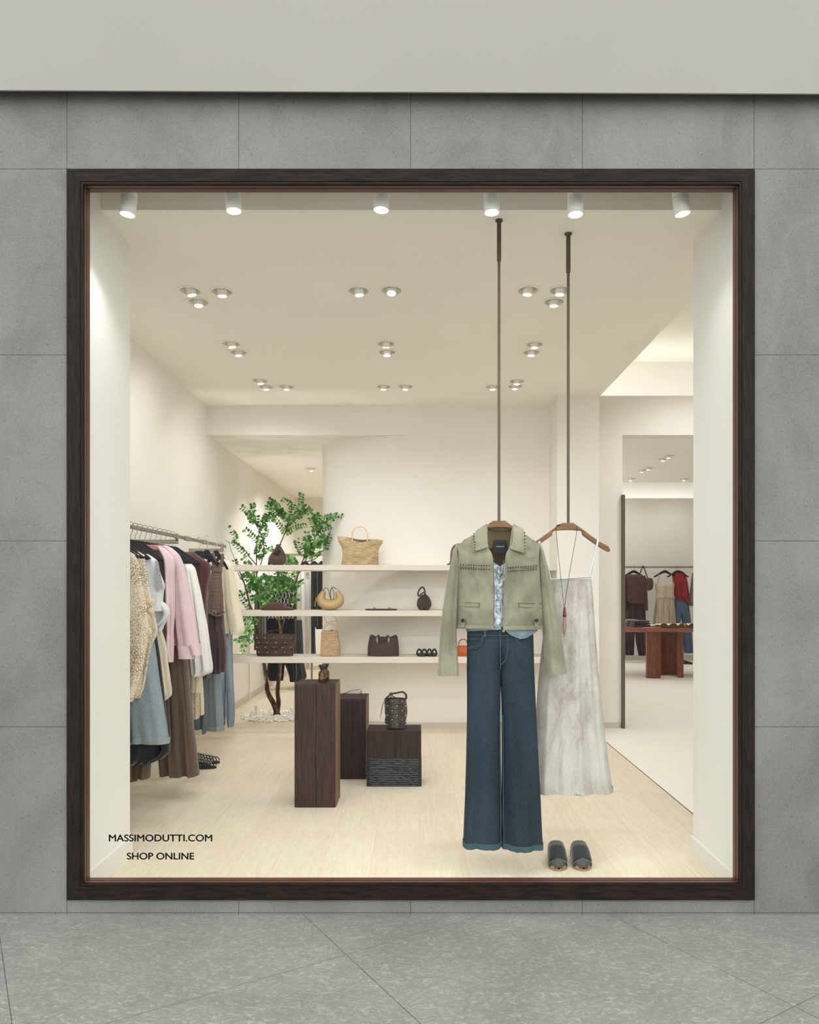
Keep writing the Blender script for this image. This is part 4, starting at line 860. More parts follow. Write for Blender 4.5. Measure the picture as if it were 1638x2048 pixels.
b = MB(); ptube(b, [(438, 1144, 6.42), (441, 1132, 6.42), (444.5, 1120, 6.415), (445, 1111, 6.42), (444, 1108, 6.45)], [.03, .018, .014, .014, .013], 10, flat=.4); b.build('halter_strap', M_STR, g, True)
g2 = thing('ring_belt', 'brown leather belt with brass rings at the waist of the halter outfit', 'belt', P(431, 1226, 6.37))
b = MB(); ptube(b, [(414, 1219, 6.40), (422, 1226, 6.372), (431, 1231, 6.365), (440, 1230, 6.372), (447, 1224, 6.41)], .02, 10, flat=.3); b.build('strap', plain('brown_belt_leather', (78, 58, 48), .5), g2, True)
for px, py in ((421.5, 1223.5), (428, 1226.5)):
    c = P(px, py, 6.345); b = MB(); b.tube([c+Vector((.017*math.cos(a), 0, .017*math.sin(a))) for a in [2*PI*i/16 for i in range(17)]], .0035, 6); b.build('ring', M_BTN, g2, True)
legpair('brown_pleated_trousers', 'wide dark brown pleated trousers under the striped halter top', 6.47, [(1262, 414.5, 432), (1300, 421, 437), (1347, 420, 440)], [(1262, 431, 449.5), (1300, 435, 453.5), (1343, 436, 452.5)], fabric('dark_brown_twill', (76, 56, 54), (58, 42, 42), sc=8, bump=.3), None, 52, hd=.075, top=(1212, 417, 445), fold=.02, k=3)
M_IVO = fabric('ivory_cotton', (230, 221, 200), (218, 207, 184), sc=6, bump=.3)
g = grow('cream_shirt', 'cream cotton shirt with wide sleeve at the far end of the left rail', 'shirt', 7.3, [(1118, 438, 450, .02), (1124, 439, 456), (1140, 440, 460), (1200, 442, 461), (1240, 444, 459), (1267, 446, 457)], M_IVO, seed=60, hd=.05, part='shirt_body')
b = MB(); gtube(b, [(1120, 449, 456, .02), (1130, 449, 465), (1145, 450, 468), (1175, 451, 474), (1206, 453, 479), (1226, 456, 483), (1248, 459, 487.5), (1262, 461, 489.5), (1269, 463, 484)], 7.22, n=32, m=26, fold=.012, k=2, seed=61, hd=.07); b.build('sleeve', M_IVO, g, True)
legpair('light_jeans', 'light blue jeans at the far end of the left rail, lit by the room', 7.38, [(1290, 438, 452), (1340, 439, 451.5), (1400, 440, 450.5), (1450, 440, 450)], [(1255, 451, 464), (1316, 452, 464.7), (1363, 452.5, 466), (1411, 453, 468.6), (1440, 453.5, 468.8), (1453, 455.5, 466)], denim('bright_blue_denim', (108, 122, 140), (152, 166, 180), .64), None, 62, hd=.06, top=(1222, 448, 462))
# lace-up sandals under the rack
M_BLKL = plain('black_sandal_leather', (22, 23, 25), .5)
def strap_sandal(px0, px1, yb, lab, seed):
    Y = F*EYE/(yb-CY); a = P(px0, yb, Y); c = P(px1, yb, Y); t = thing('strappy_sandal', lab, 'shoe', ((a.x+c.x)/2, Y+.04, 0), 'pair of sandals under the rack'); L = c.x-a.x
    b = MB(); rings = []
    for i in range(17):
        s = i/16; w = .042*math.sin(PI*min(1, max(.04, s*.93+.07)))**.5*(.8+.25*s); x = a.x+L*s
        rings.append([(x, Y+.045+yy*w, zz) for yy, zz in ((-1, 0), (-1.03, .008), (-.97, .016), (.97, .016), (1.03, .008), (1, 0))])
    b.loft(rings); b.build('footbed', M_BLKL, t, 'auto'); b = MB(); r = random.Random(seed); bc = MB()
    for i in range(7):
        s = .18+i*.105; x = a.x+L*s; w = .043; h = .075-.05*abs(s-.1)
        for sl2 in (-.03, .03): b.tube([(x+sl2*math.cos(PI*j/8), Y+.045-w*math.cos(PI*j/8), .014+h*math.sin(PI*j/8)) for j in range(9)], .0042, 6)
        for q in (-.6, 0): cc = Vector((x, Y+.045+q*w*1.1, .02+h*math.sqrt(max(0, 1-q*q)))); bc.tube([cc+Vector((.009*math.cos(e), -.004, .009*math.sin(e))) for e in [2*PI*k/8 for k in range(9)]], .0018, 5)
    b.build('straps', M_BLKL, t, True); bc.build('buckles', plain('silver_ring', (190, 190, 180), .3, .9), t, True)
strap_sandal(376, 430, 1539, 'nearer black lace-up sandal with metal rings beside the long brown skirt', 1); strap_sandal(380, 437, 1529, 'farther black lace-up sandal, its toe showing behind the nearer one', 2)

# ================================================================ pedestals
def burnt(name, a, b_, sc, ang=0):
    t = NT(name); v = t.co((1, 1, .045)); g = t.noise(v, sc, 4, .5, .15); g2 = t.noise(t.co((1, 1, .3)), 5, 3, .5, 1.5)
    rg = t.ramp(t.math('FRACT', t.math('MULTIPLY', t.math('ADD', g, t.math('MULTIPLY', g2, .2)), 8)), [(0, 0.0), (.5, 1.0), (1, .1)])
    t.col(t.mix(rg, S(*a), S(*b_))); t.rough(.62, 0, .3); t.bump(t.math('ADD', rg, g), .35, .003); return t.m
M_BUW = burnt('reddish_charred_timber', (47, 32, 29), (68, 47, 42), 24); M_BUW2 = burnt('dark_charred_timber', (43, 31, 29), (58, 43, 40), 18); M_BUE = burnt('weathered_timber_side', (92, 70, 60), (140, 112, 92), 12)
M_CHAR = plain('charcoal_carved_wood', (36, 41, 45), .3, var=.2, sc=40); M_CRACK = plain('black_crack', (12, 9, 9), .9)
def pedestal(name, lab, x0, x1, y0, y1, h, mat, crack, carve=0, zc=0, seed=0):
    t = thing(name, lab, 'pedestal', ((x0+x1)/2, (y0+y1)/2, 0)); r = random.Random(seed)
    b = MB(); nz = 40; rings = []
    for i in range(nz+1):
        z = zc+(h-zc)*i/nz; e = .003 if i == nz else 0; rg = []
        for (xa, ya, xb, yb) in ((x0, y0, x1, y0), (x1, y0, x1, y1), (x1, y1, x0, y1), (x0, y1, x0, y0)):
            for k in range(10):
                u = k/10; x = xa+(xb-xa)*u; y = ya+(yb-ya)*u; w = .0018*noise.noise(Vector((x*40, y*40, z*3+seed)))
                if k == 0: w -= .003
                nx, ny = (0, -1) if ya == yb == y0 else (1, 0) if xa == xb == x1 else (0, 1) if ya == yb else (-1, 0)
                rg.append((x+nx*(w-e), y+ny*(w-e), z))
        rings.append(rg)
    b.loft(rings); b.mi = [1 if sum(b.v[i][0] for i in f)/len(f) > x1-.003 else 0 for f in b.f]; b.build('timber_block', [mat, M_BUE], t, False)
    b = MB(); xc = x0+(x1-x0)*crack; pts = [(xc+.004*noise.noise(Vector((z*4, seed, 0))), y0-.0018, z) for z in [zc+(h-zc)*i/24 for i in range(25)]]
    b.loft([[(x-.0016-.001*math.sin(i), y, z), (x+.0016, y, z), (x+.0016, y+.004, z), (x-.0016, y+.004, z)] for i, (x, y, z) in enumerate(pts)]); b.build('drying_crack', M_CRACK, t)
    if carve:
        b = MB(); nu, nv = 90, 44
        def face(pa, pb, nx, ny):
            def fn(u, v):
                x = pa[0]+(pb[0]-pa[0])*u; y = pa[1]+(pb[1]-pa[1])*u; z = zc*v
                rowf = v*13+.5*noise.noise(Vector((u*5, seed, v*3)))+.25*u; c = abs(math.sin(rowf*PI))**.5*(.55+.45*abs(math.sin((u*26+math.floor(rowf)*.5)*PI+noise.noise(Vector((u*9, v*9, 1))))))
                d = -.007+.010*c*min(1, 12*u+.2)*min(1, 12*(1-u)+.2); return (x+nx*d, y+ny*d, z)
            g = [[fn(i/nu, j/nv) for i in range(nu+1)] for j in range(nv+1)]
            b.add([p for r_ in g for p in r_], [(j*(nu+1)+i, j*(nu+1)+i+1, (j+1)*(nu+1)+i+1, (j+1)*(nu+1)+i) for j in range(nv) for i in range(nu)])
        face((x0, y0), (x1, y0), 0, -1); face((x1, y0), (x1, y1), 1, 0); face((x0, y1), (x0, y0), -1, 0); b.box(x0+.008, x1-.008, y0+.008, y1, 0.0, zc); b.build('carved_base', M_CHAR, t, True)
    return t
pedestal('tall_timber_pedestal', 'tallest dark red-brown timber pedestal, carrying two amber bottles', -.847, -.565, 5.10, 5.38, .839, M_BUW, .52, seed=1)
pedestal('timber_pedestal', 'middle-height dark timber pedestal behind the tallest, carrying sunglasses', -.705, -.411, 5.85, 6.16, .627, M_BUW2, .62, seed=2)
pedestal('low_timber_block', 'low wide timber block with a carved charcoal lower half, carrying the studded bucket bag', -.393, .017, 5.636, 5.89, .42, M_BUW2, .52, carve=1, zc=.21, seed=3)
# ---- amber bottles
def bottle(px, py, lab, Yb, k=1.0):
    c = P(px, py, Yb); x, y, z = c.x, Yb, .8395; t = thing('amber_bottle', lab, 'bottle', (x, y, z), 'amber bottles on the tallest pedestal')
    m = NT('amber_glass_oil'); m.b.inputs['Base Color'].default_value = S(92, 62, 20); m.rough(.08, 0, .6); m.b.inputs['Transmission Weight'].default_value = .35
    b = MB(); b.lathe(x, y, [(.024, z), (.0265, z+.004), (.0265, z+.062), (.024, z+.072), (.016, z+.080), (.013, z+.084), (.013, z+.088)], 28); b.build('glass_body', m.m, t, 'auto')
    b = MB(); b.lathe(x, y, [(.013, z+.086), (.0145, z+.092), (.0245, z+.112), (.0255, z+.120), (.024, z+.1215)], 28); b.build('flared_cap', plain('black_bottle_cap', (40, 42, 40), .4), t, 'auto')
    b = MB()
    for dz, w in ((.046, .55), (.036, .95), (.031, .75), (.022, .5)): b.loft([[(x+.0269*math.sin(a), y-.0269*math.cos(a), z+dz+q) for a in [(-w+2*w*i/10)*.7 for i in range(11)]] for q in (0, .0014)], cap=(False, False), closed=False)
    b.build('label_print', plain('cream_label_print', (206, 198, 176), .6), t)
bottle(644.5, 1364, 'nearer amber bottle with flared black cap on the tallest pedestal', 5.195); bottle(651, 1360, 'rear amber bottle partly hidden behind the nearer one on the tallest pedestal', 5.275)
# ---- sunglasses
t = thing('sunglasses', 'thin metal-framed sunglasses resting on the middle pedestal', 'sunglasses', (-.55, 6.0, .628)); M_WIRE = plain('thin_dark_wire', (38, 34, 32), .4, .6)
b = MB(); z0 = .629
ptube(b, [(685, 1391, 5.95), (692, 1386.5, 5.95), (700, 1381.5, 5.95), (712, 1379.8, 5.95), (722, 1379, 5.95)], .0022, 6)
ptube(b, [(686, 1387, 6.08), (699, 1384.2, 6.08), (712, 1384, 6.08), (720, 1384, 6.08)], .0018, 6); b.build('temple_arms', M_WIRE, t, True)
p = P(721.5, 1388, 5.95); b = MB()
for dy in (.035, .105): b.tube([(p.x, p.y+dy-.035+.027*math.cos(a), z0+.022+.019*math.sin(a)) for a in [2*PI*i/18 for i in range(19)]], .0016, 6)
b.tube([(p.x, p.y+.027, z0+.03), (p.x, p.y+.043, z0+.03)], .0016, 6); b.tube([(p.x, p.y-.027, z0+.022), (p.x, p.y-.03, z0+.04)], .0016, 6); b.build('rims', M_WIRE, t, True)
b = MB()
for dy in (0, .07): b.lathe(0, 0, [(.025, 0), (.025, .001)], 18, mat=Matrix.Translation((p.x, p.y+dy, z0+.022)) @ Matrix.Rotation(PI/2, 4, 'Y'))
b.build('lenses', plain('smoky_violet_lens', (92, 76, 90), .1), t)
# ================================================================ bags and shoes on the shelves
YB = 7.76
M_STRAW = straw('woven_raffia', (222, 200, 156), (132, 100, 64)); M_STRAWV = straw('raffia_weave', (228, 202, 162), (150, 114, 76)); M_RAFL = plain('pale_rope', (226, 200, 160), .7)
def bagbody(b, rows, Y, seed=0, crump=.004, n=56, m=30, sq=.8, ripple=0, rf=14):
    """closed bag body; rows (y px, xl, xr, half depth)"""
    rr = tube_rings([r+(0,) for r in rows], Y, n=n, m=m, fold=0, seed=seed, crump=crump, sq=sq, inset=0)
    if ripple:
        for i, r in enumerate(rr):
            for p in r: p.y += ripple*noise.noise(Vector((p.x*rf, seed, p.z*rf)))
    b.loft(rr)
def base(px, shelf): return P(px, 1174, YB).x, YB, SZ[shelf]
def yz(z, Y=YB): return CY-(z-EYE)*F/Y            # px row of a height at Y
def shiftrows(rows, shelf, ybot):
    d = yz(SZ[shelf]+.001)-ybot; return [(r[0]+d,)+tuple(r[1:]) for r in rows], d
# 1 raffia tote
rows, d = shiftrows([(1075, 675, 766, .02), (1084, 677, 764, .05), (1095, 683, 758, .075), (1108, 685.5, 757, .085), (1120, 684, 757, .09), (1130, 682, 757, .085)], 0, 1130)
t = thing('raffia_tote', 'large slouchy woven raffia tote with two looped handles on the topmost shelf', 'bag', base(720, 0))
b = MB(); rr = tube_rings([r+(0,) for r in rows], YB, n=64, m=34, fold=0, seed=3, crump=.03, inset=0)
for i, r in enumerate(rr):
    s = 1-i/34
    for p in r:
        u = (p.x-P(720, 0, YB).x)/.23; p.z -= .045*s**2.5*(math.cos(u*2.1)**2 if abs(u) < 1 else 0)*(1 if p.y < YB else .35); p.z += .018*s**2*(-u)
b.loft(rr, cap=(False, True)); b.build('woven_body', M_STRAW, t, True)
b = MB()
for yo in (0, .05): ptube(b, [(704.5+yo*20, 1083+d, YB-.05+yo), (704, 1066+d, YB-.05+yo), (711, 1055+d, YB-.045+yo), (722, 1052+d, YB-.04+yo), (731, 1057+d, YB-.045+yo), (735, 1069+d, YB-.05+yo), (734.5, 1082+d, YB-.05+yo)], .0062, 8, sub=6)
b.build('handles', M_RAFL, t, True)
b = MB(); b.sheet(lambda u, v: P(678+84*u, 1079+d+6*v+4*math.sin(u*PI), YB+.01-.02*v), 20, 3, .003); b.build('inner_lining', plain('brown_bag_lining', (120, 88, 58), .8), t, True)
# 2 tan round hobo
M_TAN = fabric('tan_smooth_leather', (198, 172, 122), (180, 152, 104), sc=6, weave=300, bump=.15, rough=.5, spec=.5, sheen=0)
t = thing('tan_hobo_bag', 'round tan leather bag with two thin loop handles on the middle shelf', 'bag', base(661, 1)); d = yz(SZ[1]+.001)-1222
b = MB(); rings = []; N = 56
cx0 = 661; cyy = 1199+d
for i in range(N+1):                                          # crescent swept from the left horn round the bottom to the right horn
    s = i/N; a = math.radians(-138)+math.radians(276)*s; e = abs(s-.5)*2
    rx_, ry_ = 18.5, 12.5
    x = cx0+rx_*math.sin(a)*1.0*(1-.0*e); y = cyy+ry_*math.cos(a)*1.0-(4 if e > .85 else 0)*(e-.85)/.15-1*e
    r = .070*(1-.62*max(0, e-.4)**1.1*1.5); r = max(r, .02)
    c = P(x, y, YB); tx, ty = math.cos(a), -math.sin(a); nrm = Vector((math.sin(a), 0, -math.cos(a)))
    rings.append([c+nrm*(r*.82*math.cos(q))+Vector((0, 1, 0))*(r*1.35*math.sin(q)) for q in [2*PI*k/20 for k in range(20)]])
zmin = min(p.z for r in rings for p in r)
for r in rings:
    for p in r: p.z = max(p.z+.0, SZ[1]+.0015)
b.loft(rings); b.build('leather_body', M_TAN, t, True)
b = MB(); ptube(b, [(646, 1186+d, YB-.03), (650, 1178+d, YB-.04), (656, 1180+d, YB-.05), (660, 1195+d, YB-.055), (664.5, 1203+d, YB-.055), (668, 1196+d, YB-.055), (667, 1183+d, YB-.05), (663, 1177+d, YB-.04)], .0035, 6, sub=6); ptube(b, [(662, 1203+d, YB), (661, 1184+d, YB), (666, 1176.5+d, YB), (673, 1180+d, YB)], .004, 6, sub=6); b.build('handles', plain('dark_handle_edge', (78, 62, 44), .5), t, True)
b = MB(); ptube(b, [(632.5, 1196+d, YB-.04), (631, 1205+d, YB-.05), (630, 1215+d, YB-.05)], .0035, 6, flat=.4); b.build('hanging_strap', M_TAN, t, True)
# 3 raffia bucket
rows, d = shiftrows([(1264.5, 643, 675, .05), (1280, 642.5, 677, .055), (1300, 641.5, 679.5, .06), (1314, 642, 679, .06)], 2, 1314)
t = thing('raffia_bucket_bag', 'tall boxy raffia bag with rope handles on the lowest shelf', 'bag', base(660, 2))
b = MB(); rings = []
for i in range(21):
    r = interp(rows, rows[0][0]+(rows[-1][0]-rows[0][0])*i/20); y = rows[0][0]+(rows[-1][0]-rows[0][0])*i/20; a = P(r[0], y, YB-.03); c = P(r[1], y, YB-.03); dd = r[2]; e = .008
    rings.append([Vector((x, YB+yy+.004*noise.noise(Vector((x*20, i*.4, yy))), a.z)) for x, yy in ((a.x+e, -dd), (a.x+(c.x-a.x)*.5, -dd-.004), (a.x+(c.x-a.x)*.78, -dd), (c.x-e*.3, -dd*.4), (c.x, dd*.3), (c.x-e, dd), (a.x+(c.x-a.x)*.5, dd+.003), (a.x+e, dd), (a.x, dd-e), (a.x, -dd+e))])
b.loft(rings); b.build('woven_body', M_STRAWV, t, 'auto')
b = MB(); ptube(b, [(644, 1268+d, YB-.055), (648, 1254+d, YB-.06), (658, 1247+d, YB-.055), (670, 1245+d, YB-.05), (677, 1250+d, YB-.04), (672, 1253+d, YB-.03), (660, 1250+d, YB-.01), (651, 1256+d, YB), (647, 1267+d, YB)], .0042, 8, sub=6)
ptube(b, [(655, 1249+d, YB+.02), (649, 1240+d, YB+.03), (651, 1234+d, YB+.03), (660, 1232.5+d, YB+.03), (669, 1236+d, YB+.03), (674, 1246+d, YB+.03), (674, 1266+d, YB+.03)], .004, 8, sub=6); b.build('handles', M_RAFL, t, True)
b = MB(); b.ball(P(664, 1264+d, YB), .010, 6); b.build('magnetic_button', M_STUD, t, True)
# 4 knotted brown hobo
M_CHOC = fabric('chocolate_suede', (84, 66, 58), (64, 49, 43), sc=8, weave=260, bump=.3, rough=.8); M_CHOCD = plain('dark_bag_interior', (36, 27, 25), .9)
rows, d = shiftrows([(1098, 551, 561, .025), (1103, 545, 567, .04), (1110, 539.5, 571.5, .055), (1118, 537, 573, .065), (1125, 539.5, 571, .06), (1130, 546, 566, .045)], 0, 1130)
t = thing('knotted_suede_bag', 'small chocolate suede pouch bag with a knotted top on the topmost shelf', 'bag', base(555, 0)); b = MB(); bagbody(b, rows, YB, 4, .02); b.build('suede_body', M_CHOC, t, True)
b = MB(); ptube(b, [(548, 1104+d, YB-.045), (553, 1097+d, YB-.03), (558, 1090+d, YB-.01), (562, 1088+d, YB)], [.02, .018, .012, .01], 10); ptube(b, [(566, 1106+d, YB-.045), (562, 1097+d, YB-.03), (558, 1092+d, YB-.01), (552, 1092+d, YB-.005)], [.02, .016, .012, .008], 10); b.ball(P(557.5, 1092+d, YB-.02), .016, 7, (1.1, .9, .9), nz=3); b.build('knot', M_CHOC, t, True)
b = MB(); b.sheet(lambda u, v: P(548+12*u+(1-2*u)*6*v**2, 1104+d+12*v+3*math.sin(u*6), YB-.066), 8, 8, .002); b.build('folded_opening', M_CHOCD, t, True)
# 5 brown folded cap
M_BRSU = fabric('red_brown_suede', (92, 64, 56), (70, 48, 42), sc=9, weave=260, bump=.35)
rows, d = shiftrows([(1206.5, 541, 562, .03), (1210, 534, 568, .06), (1215, 527, 575, .08), (1219, 523.5, 586, .085), (1222, 523, 587, .08)], 1, 1222)
t = thing('suede_cap', 'reddish-brown suede cap lying flat on the middle shelf', 'cap', base(555, 1)); b = MB(); bagbody(b, rows, YB, 6, .012); b.build('crown', M_BRSU, t, True)
b = MB(); b.sheet(lambda u, v: P(558+29*u, 1218.5+d+1.5*v+1.0*u, YB-.07+.03*v-.01*math.sin(u*PI)), 10, 4, .006); b.build('brim', M_BRSU, t, True)
# 6 studded suede tote
def studded_mat(): return M_CHOC
def studrow(t, pts, Y, fy, r=.0055, mat=None):
    for x, y in pts:
        b = MB(); p = P(x, y, fy(x)); b.ball(p, r, 4, (1, .6, 1)); b.build('stud', mat or M_SILV, t, True)
M_SILV = plain('silver_rivet', (225, 220, 205), .25, .6)
t = thing('studded_suede_tote', 'wide dark brown suede tote covered in silver rivets on the lowest shelf', 'bag', base(549, 2))
rows, d = shiftrows([(1273, 507, 592, .03), (1282, 508, 591, .05), (1292, 510, 589, .06), (1300, 512.5, 588.5, .07), (1308, 513, 588, .07), (1314.5, 515, 586, .065)], 2, 1314.5)
b = MB(); bagbody(b, rows, YB, 8, .008, ripple=.01, rf=60); b.build('suede_body', M_CHOC, t, True)
def fyt(x): return YB-.072*max(.1, 1-((x-549)/42)**2)**.35-.004
b = MB()
for j in range(4):                                              # overlapping suede patches
    for i in range(9):
        x = 513+i*8.6+(4.3 if j % 2 else 0); y = 1276+d+j*9.7
        if x > 584: continue
        b.sheet(lambda u, v, x=x, y=y: P(x-4.6+9.2*u, y-5+10.5*v, fyt(min(588, max(510, x-4.6+9.2*u)))+.012*(1-v)-.003*math.sin(u*PI)+.004), 5, 5, .003)
b.build('patchwork', M_CHOC, t, True)
studrow(t, [(513+i*8.6+(4.3 if j % 2 else 0), 1278.5+d+j*9.7) for j in range(4) for i in range(0, 9, 2) if 513+i*8.6+(4.3 if j % 2 else 0) < 586], YB, lambda x: fyt(x)-.009)
b = MB(); ptube(b, [(527, 1276+d, YB-.06), (531, 1271+d, YB-.055), (537, 1283+d, YB-.085), (541, 1294+d, YB-.09), (549, 1299+d, YB-.09), (557, 1295+d, YB-.09), (564, 1286+d, YB-.085), (568, 1275+d, YB-.06), (572, 1272+d, YB-.04)], .0075, 8, sub=5, flat=.5); ptube(b, [(534, 1276+d, YB+.04), (538, 1271+d, YB+.04), (560, 1272+d, YB+.04)], .006, 8); b.build('handles', M_CHOC, t, True)
# 7 flat sandals lying on the middle shelf
def slide(x0, x1, lab, gp):
    t = thing('flat_slide', lab, 'shoe', base((x0+x1)/2, 1), gp); z = SZ[1]; a = P(x0, 0, YB).x; c = P(x1, 0, YB).x; b = MB()
    rings = []
    for i in range(13):
        s = i/12; w = .04*math.sin(PI*max(.06, min(.94, s)))**.4; x = a+(c-a)*s; rings.append([(x, YB-.05+yy*w, z+zz) for yy, zz in ((-1, .001), (-1.02, .009), (-.95, .016), (.95, .016), (1.02, .009), (1, .001))])
    b.loft(rings); b.build('footbed', M_BLKL, t, 'auto')
    b = MB(); b.tube([(a+(c-a)*.55, YB-.05-.04*math.cos(PI*j/10), z+.016+.012*math.sin(PI*j/10)) for j in range(11)], .012, 8, flat=.4); b.build('strap', plain('printed_strap', (150, 132, 110), .6, var=.6, sc=90), t, True)
slide(732, 764, 'left flat black slide sandal lying on the middle shelf', 'flat slides on the middle shelf'); slide(762, 794, 'right flat black slide sandal lying on the middle shelf', 'flat slides on the middle shelf')
# 8 woven drawstring pouch
M_WOV = croc('brown_woven_leather', (88, 70, 66), 150, .5); 
rows, d = shiftrows([(1190, 846, 853, .025), (1194, 840, 857, .035), (1200, 835.5, 860.5, .05), (1208, 833.5, 863, .06), (1215, 834.5, 861.5, .058), (1221.5, 839, 857, .045)], 1, 1221.5)
t = thing('woven_pouch_bag', 'small dark brown woven leather pouch with a ring handle on the middle shelf', 'bag', base(848, 1)); b = MB(); bagbody(b, rows, YB, 12, .012, ripple=.006, rf=70); b.build('woven_body', M_WOV, t, True)
b = MB(); ptube(b, [(850, 1193+d, YB-.03), (849.5, 1183+d, YB-.04), (846, 1176+d, YB-.04), (841, 1178+d, YB-.04), (836, 1187+d, YB-.045), (837, 1193+d, YB-.05), (842, 1190+d, YB-.05), (848, 1186+d, YB-.045), (852, 1192+d, YB-.03)], .0085, 8, sub=5, flat=.6); b.build('handle', M_WOV, t, True)
# 9 brown boxy leather bag
M_GRN = croc('glossy_brown_grained_leather', (74, 56, 52), 110, .35, .5); M_MAUV = plain('mauve_leather_tab', (112, 96, 106), .45)
rows, d = shiftrows([(1276.5, 739.5, 793.5, .015), (1280, 738.5, 795.5, .04), (1290, 736.5, 797, .075), (1302, 735.5, 798, .085), (1314.5, 735.5, 798, .08)], 2, 1314.5)
t = thing('boxy_leather_bag', 'glossy dark brown boxy leather handbag with short handles on the lowest shelf', 'bag', base(767, 2)); b = MB(); bagbody(b, rows, YB, 14, .004, sq=.5); b.build('leather_body', M_GRN, t, True)
b = MB(); ptube(b, [(739.5, 1277+d, YB), (744, 1273.5+d, YB), (752, 1277+d, YB), (780, 1278.5+d, YB), (790, 1274+d, YB), (795, 1279+d, YB)], .008, 8); b.build('top_zip', M_GRN, t, True)
b = MB(); ptube(b, [(753, 1285+d, YB-.072), (754.5, 1277+d, YB-.05), (757, 1273.5+d, YB-.05), (761, 1280+d, YB-.06), (766, 1284+d, YB-.066), (771, 1281+d, YB-.06), (775, 1274.5+d, YB-.05), (778, 1277+d, YB-.05), (779, 1285+d, YB-.072)], .0075, 8, sub=5); b.build('handle', M_GRN, t, True)
for x in (754, 777.5):
    b = MB(); b.sheet(lambda u, v: P(x-(2.4*math.sin(PI*min(1, v*.8+.2)))*(1-2*u), 1277+d+13*v, YB-.056-.03*v**.6), 4, 10, .004); b.build('handle_tab', M_MAUV, t, True)
# 10 black sandals
def sandal2(x0, x1, lab):
    t = thing('buckle_sandal', lab, 'shoe', base((x0+x1)/2, 2), 'black sandals on the lowest shelf'); z = SZ[2]+.001; a = P(x0, 0, YB).x; c = P(x1, 0, YB).x; y0 = YB-.10; b = MB(); rings = []
    for i in range(13):
        s = i/12; w = .5*(c-a)*math.sin(PI*max(.08, min(.92, s)))**.35; rings.append([((a+c)/2+xx*w, y0+.24*s, z+zz) for xx, zz in ((-1, 0), (-1.02, .01), (-.97, .02), (.97, .02), (1.02, .01), (1, 0))])
    b.loft(rings); b.build('footbed', M_BLKL, t, 'auto')
    w = (c-a)/2
    for q, y in ((0, y0+.05), (1, y0+.10)):
        for sd in (-1, 1):
            b = MB(); b.tube([((a+c)/2+sd*w*.5+w*.47*math.cos(PI*j/8), y, z+.018+.05*math.sin(PI*j/8)) for j in range(9)], .009, 8, flat=.35); b.build('strap', M_BLKL, t, True)
sandal2(833.5, 853.5, 'left of two black double-arch sandals on the lowest shelf'); sandal2(853.8, 873.5, 'right of two black double-arch sandals on the lowest shelf')
# 11 orange bag
M_ORG = fabric('burnt_orange_leather', (196, 100, 58), (168, 80, 44), sc=9, bump=.2, rough=.5, sheen=0)
rows, d = shiftrows([(1294, 916, 940, .03), (1298, 913.5, 944, .05), (1306, 912, 946, .06), (1314, 913, 945, .055)], 2, 1314)
t = thing('orange_handbag', 'burnt orange handbag half hidden behind the green jacket sleeve', 'bag', base(929, 2)); b = MB(); bagbody(b, rows, YB, 16, .006); b.build('leather_body', M_ORG, t, True)
b = MB(); ptube(b, [(917, 1296+d, YB-.03), (918.5, 1286+d, YB-.03), (924, 1281.5+d, YB-.03), (932, 1283+d, YB-.03), (937, 1295+d, YB-.03)], .006, 8, sub=5); b.build('handle', M_ORG, t, True)
# 12 snake-print slingback peeking past the shoulder
M_SNK = croc('snake_print', (150, 112, 92), 130, .5); t = thing('snakeskin_bag', 'reddish snake-print bag mostly hidden behind the green jacket shoulder', 'bag', base(908, 0)); d = yz(SZ[0]+.001)-1130
b = MB(); ptube(b, [(893.5, 1128.5+d, YB), (902, 1126.5+d, YB), (912, 1127+d, YB), (925, 1127.5+d, YB)], [.008, .014, .016, .014], 8, flat=.8); b.build('snakeskin_body', M_SNK, t, True)
b = MB(); ptube(b, [(900, 1128+d, YB), (902.5, 1119+d, YB), (903, 1107+d, YB), (906.5, 1094+d, YB), (916, 1088+d, YB), (924, 1092+d, YB)], .012, 8, sub=4, flat=.6); b.build('strap', M_SNK, t, True)
# 13 bucket bag on the low block
t = thing('studded_bucket_bag', 'dark brown studded bucket bag with a knotted strap on the low carved block', 'bag', (-.17, 5.765, .421)); YK = 5.765; d = yz(.4215, YK)-1456
M_BKT = fabric('dark_umber_leather', (62, 54, 48), (46, 38, 34), sc=7, weave=260, bump=.3, rough=.5, spec=.5)
b = MB(); rr = tube_rings([r+(0,) for r in [(1399+d, 768.5, 812.5, .075), (1410+d, 769, 813.5, .08), (1425+d, 770, 815, .082), (1440+d, 771, 812.5, .08), (1452+d, 772.5, 811.5, .076), (1456+d, 774, 810, .07)]], YK, n=56, m=30, fold=0, seed=9, crump=.006, sq=1, inset=0)
b.loft(rr+[], cap=(False, True)); inn = [[Vector((p.x*.97+.03*(-.17), YK+(p.y-YK)*.95, p.z)) for p in r] for r in rr[:14]]; b.loft(list(reversed(inn)), cap=(True, False)); b.build('leather_body', M_BKT, t, True)
def fyk(x): return YK-.083*max(.05, 1-((x-791.5)/22)**2)**.5
M_GOLD = plain('pale_gold_rivet', (226, 208, 158), .25, .7)
b = MB()
for j in range(6):
    for i in range(5):
        x = 774.5+i*9.6+(0 if j % 2 else -4.8+4.8); x += (0 if j % 2 == 0 else 4.8); y = 1404+d+j*9.6
        if 771 < x < 811: b.sheet(lambda u, v, x=x, y=y: P(x-4.8+9.6*u, y-5+11*v, fyk(min(812, max(771, x-4.8+9.6*u)))+.008*(1-v)-.005), 5, 4, .003)
b.build('patchwork', M_BKT, t, True)
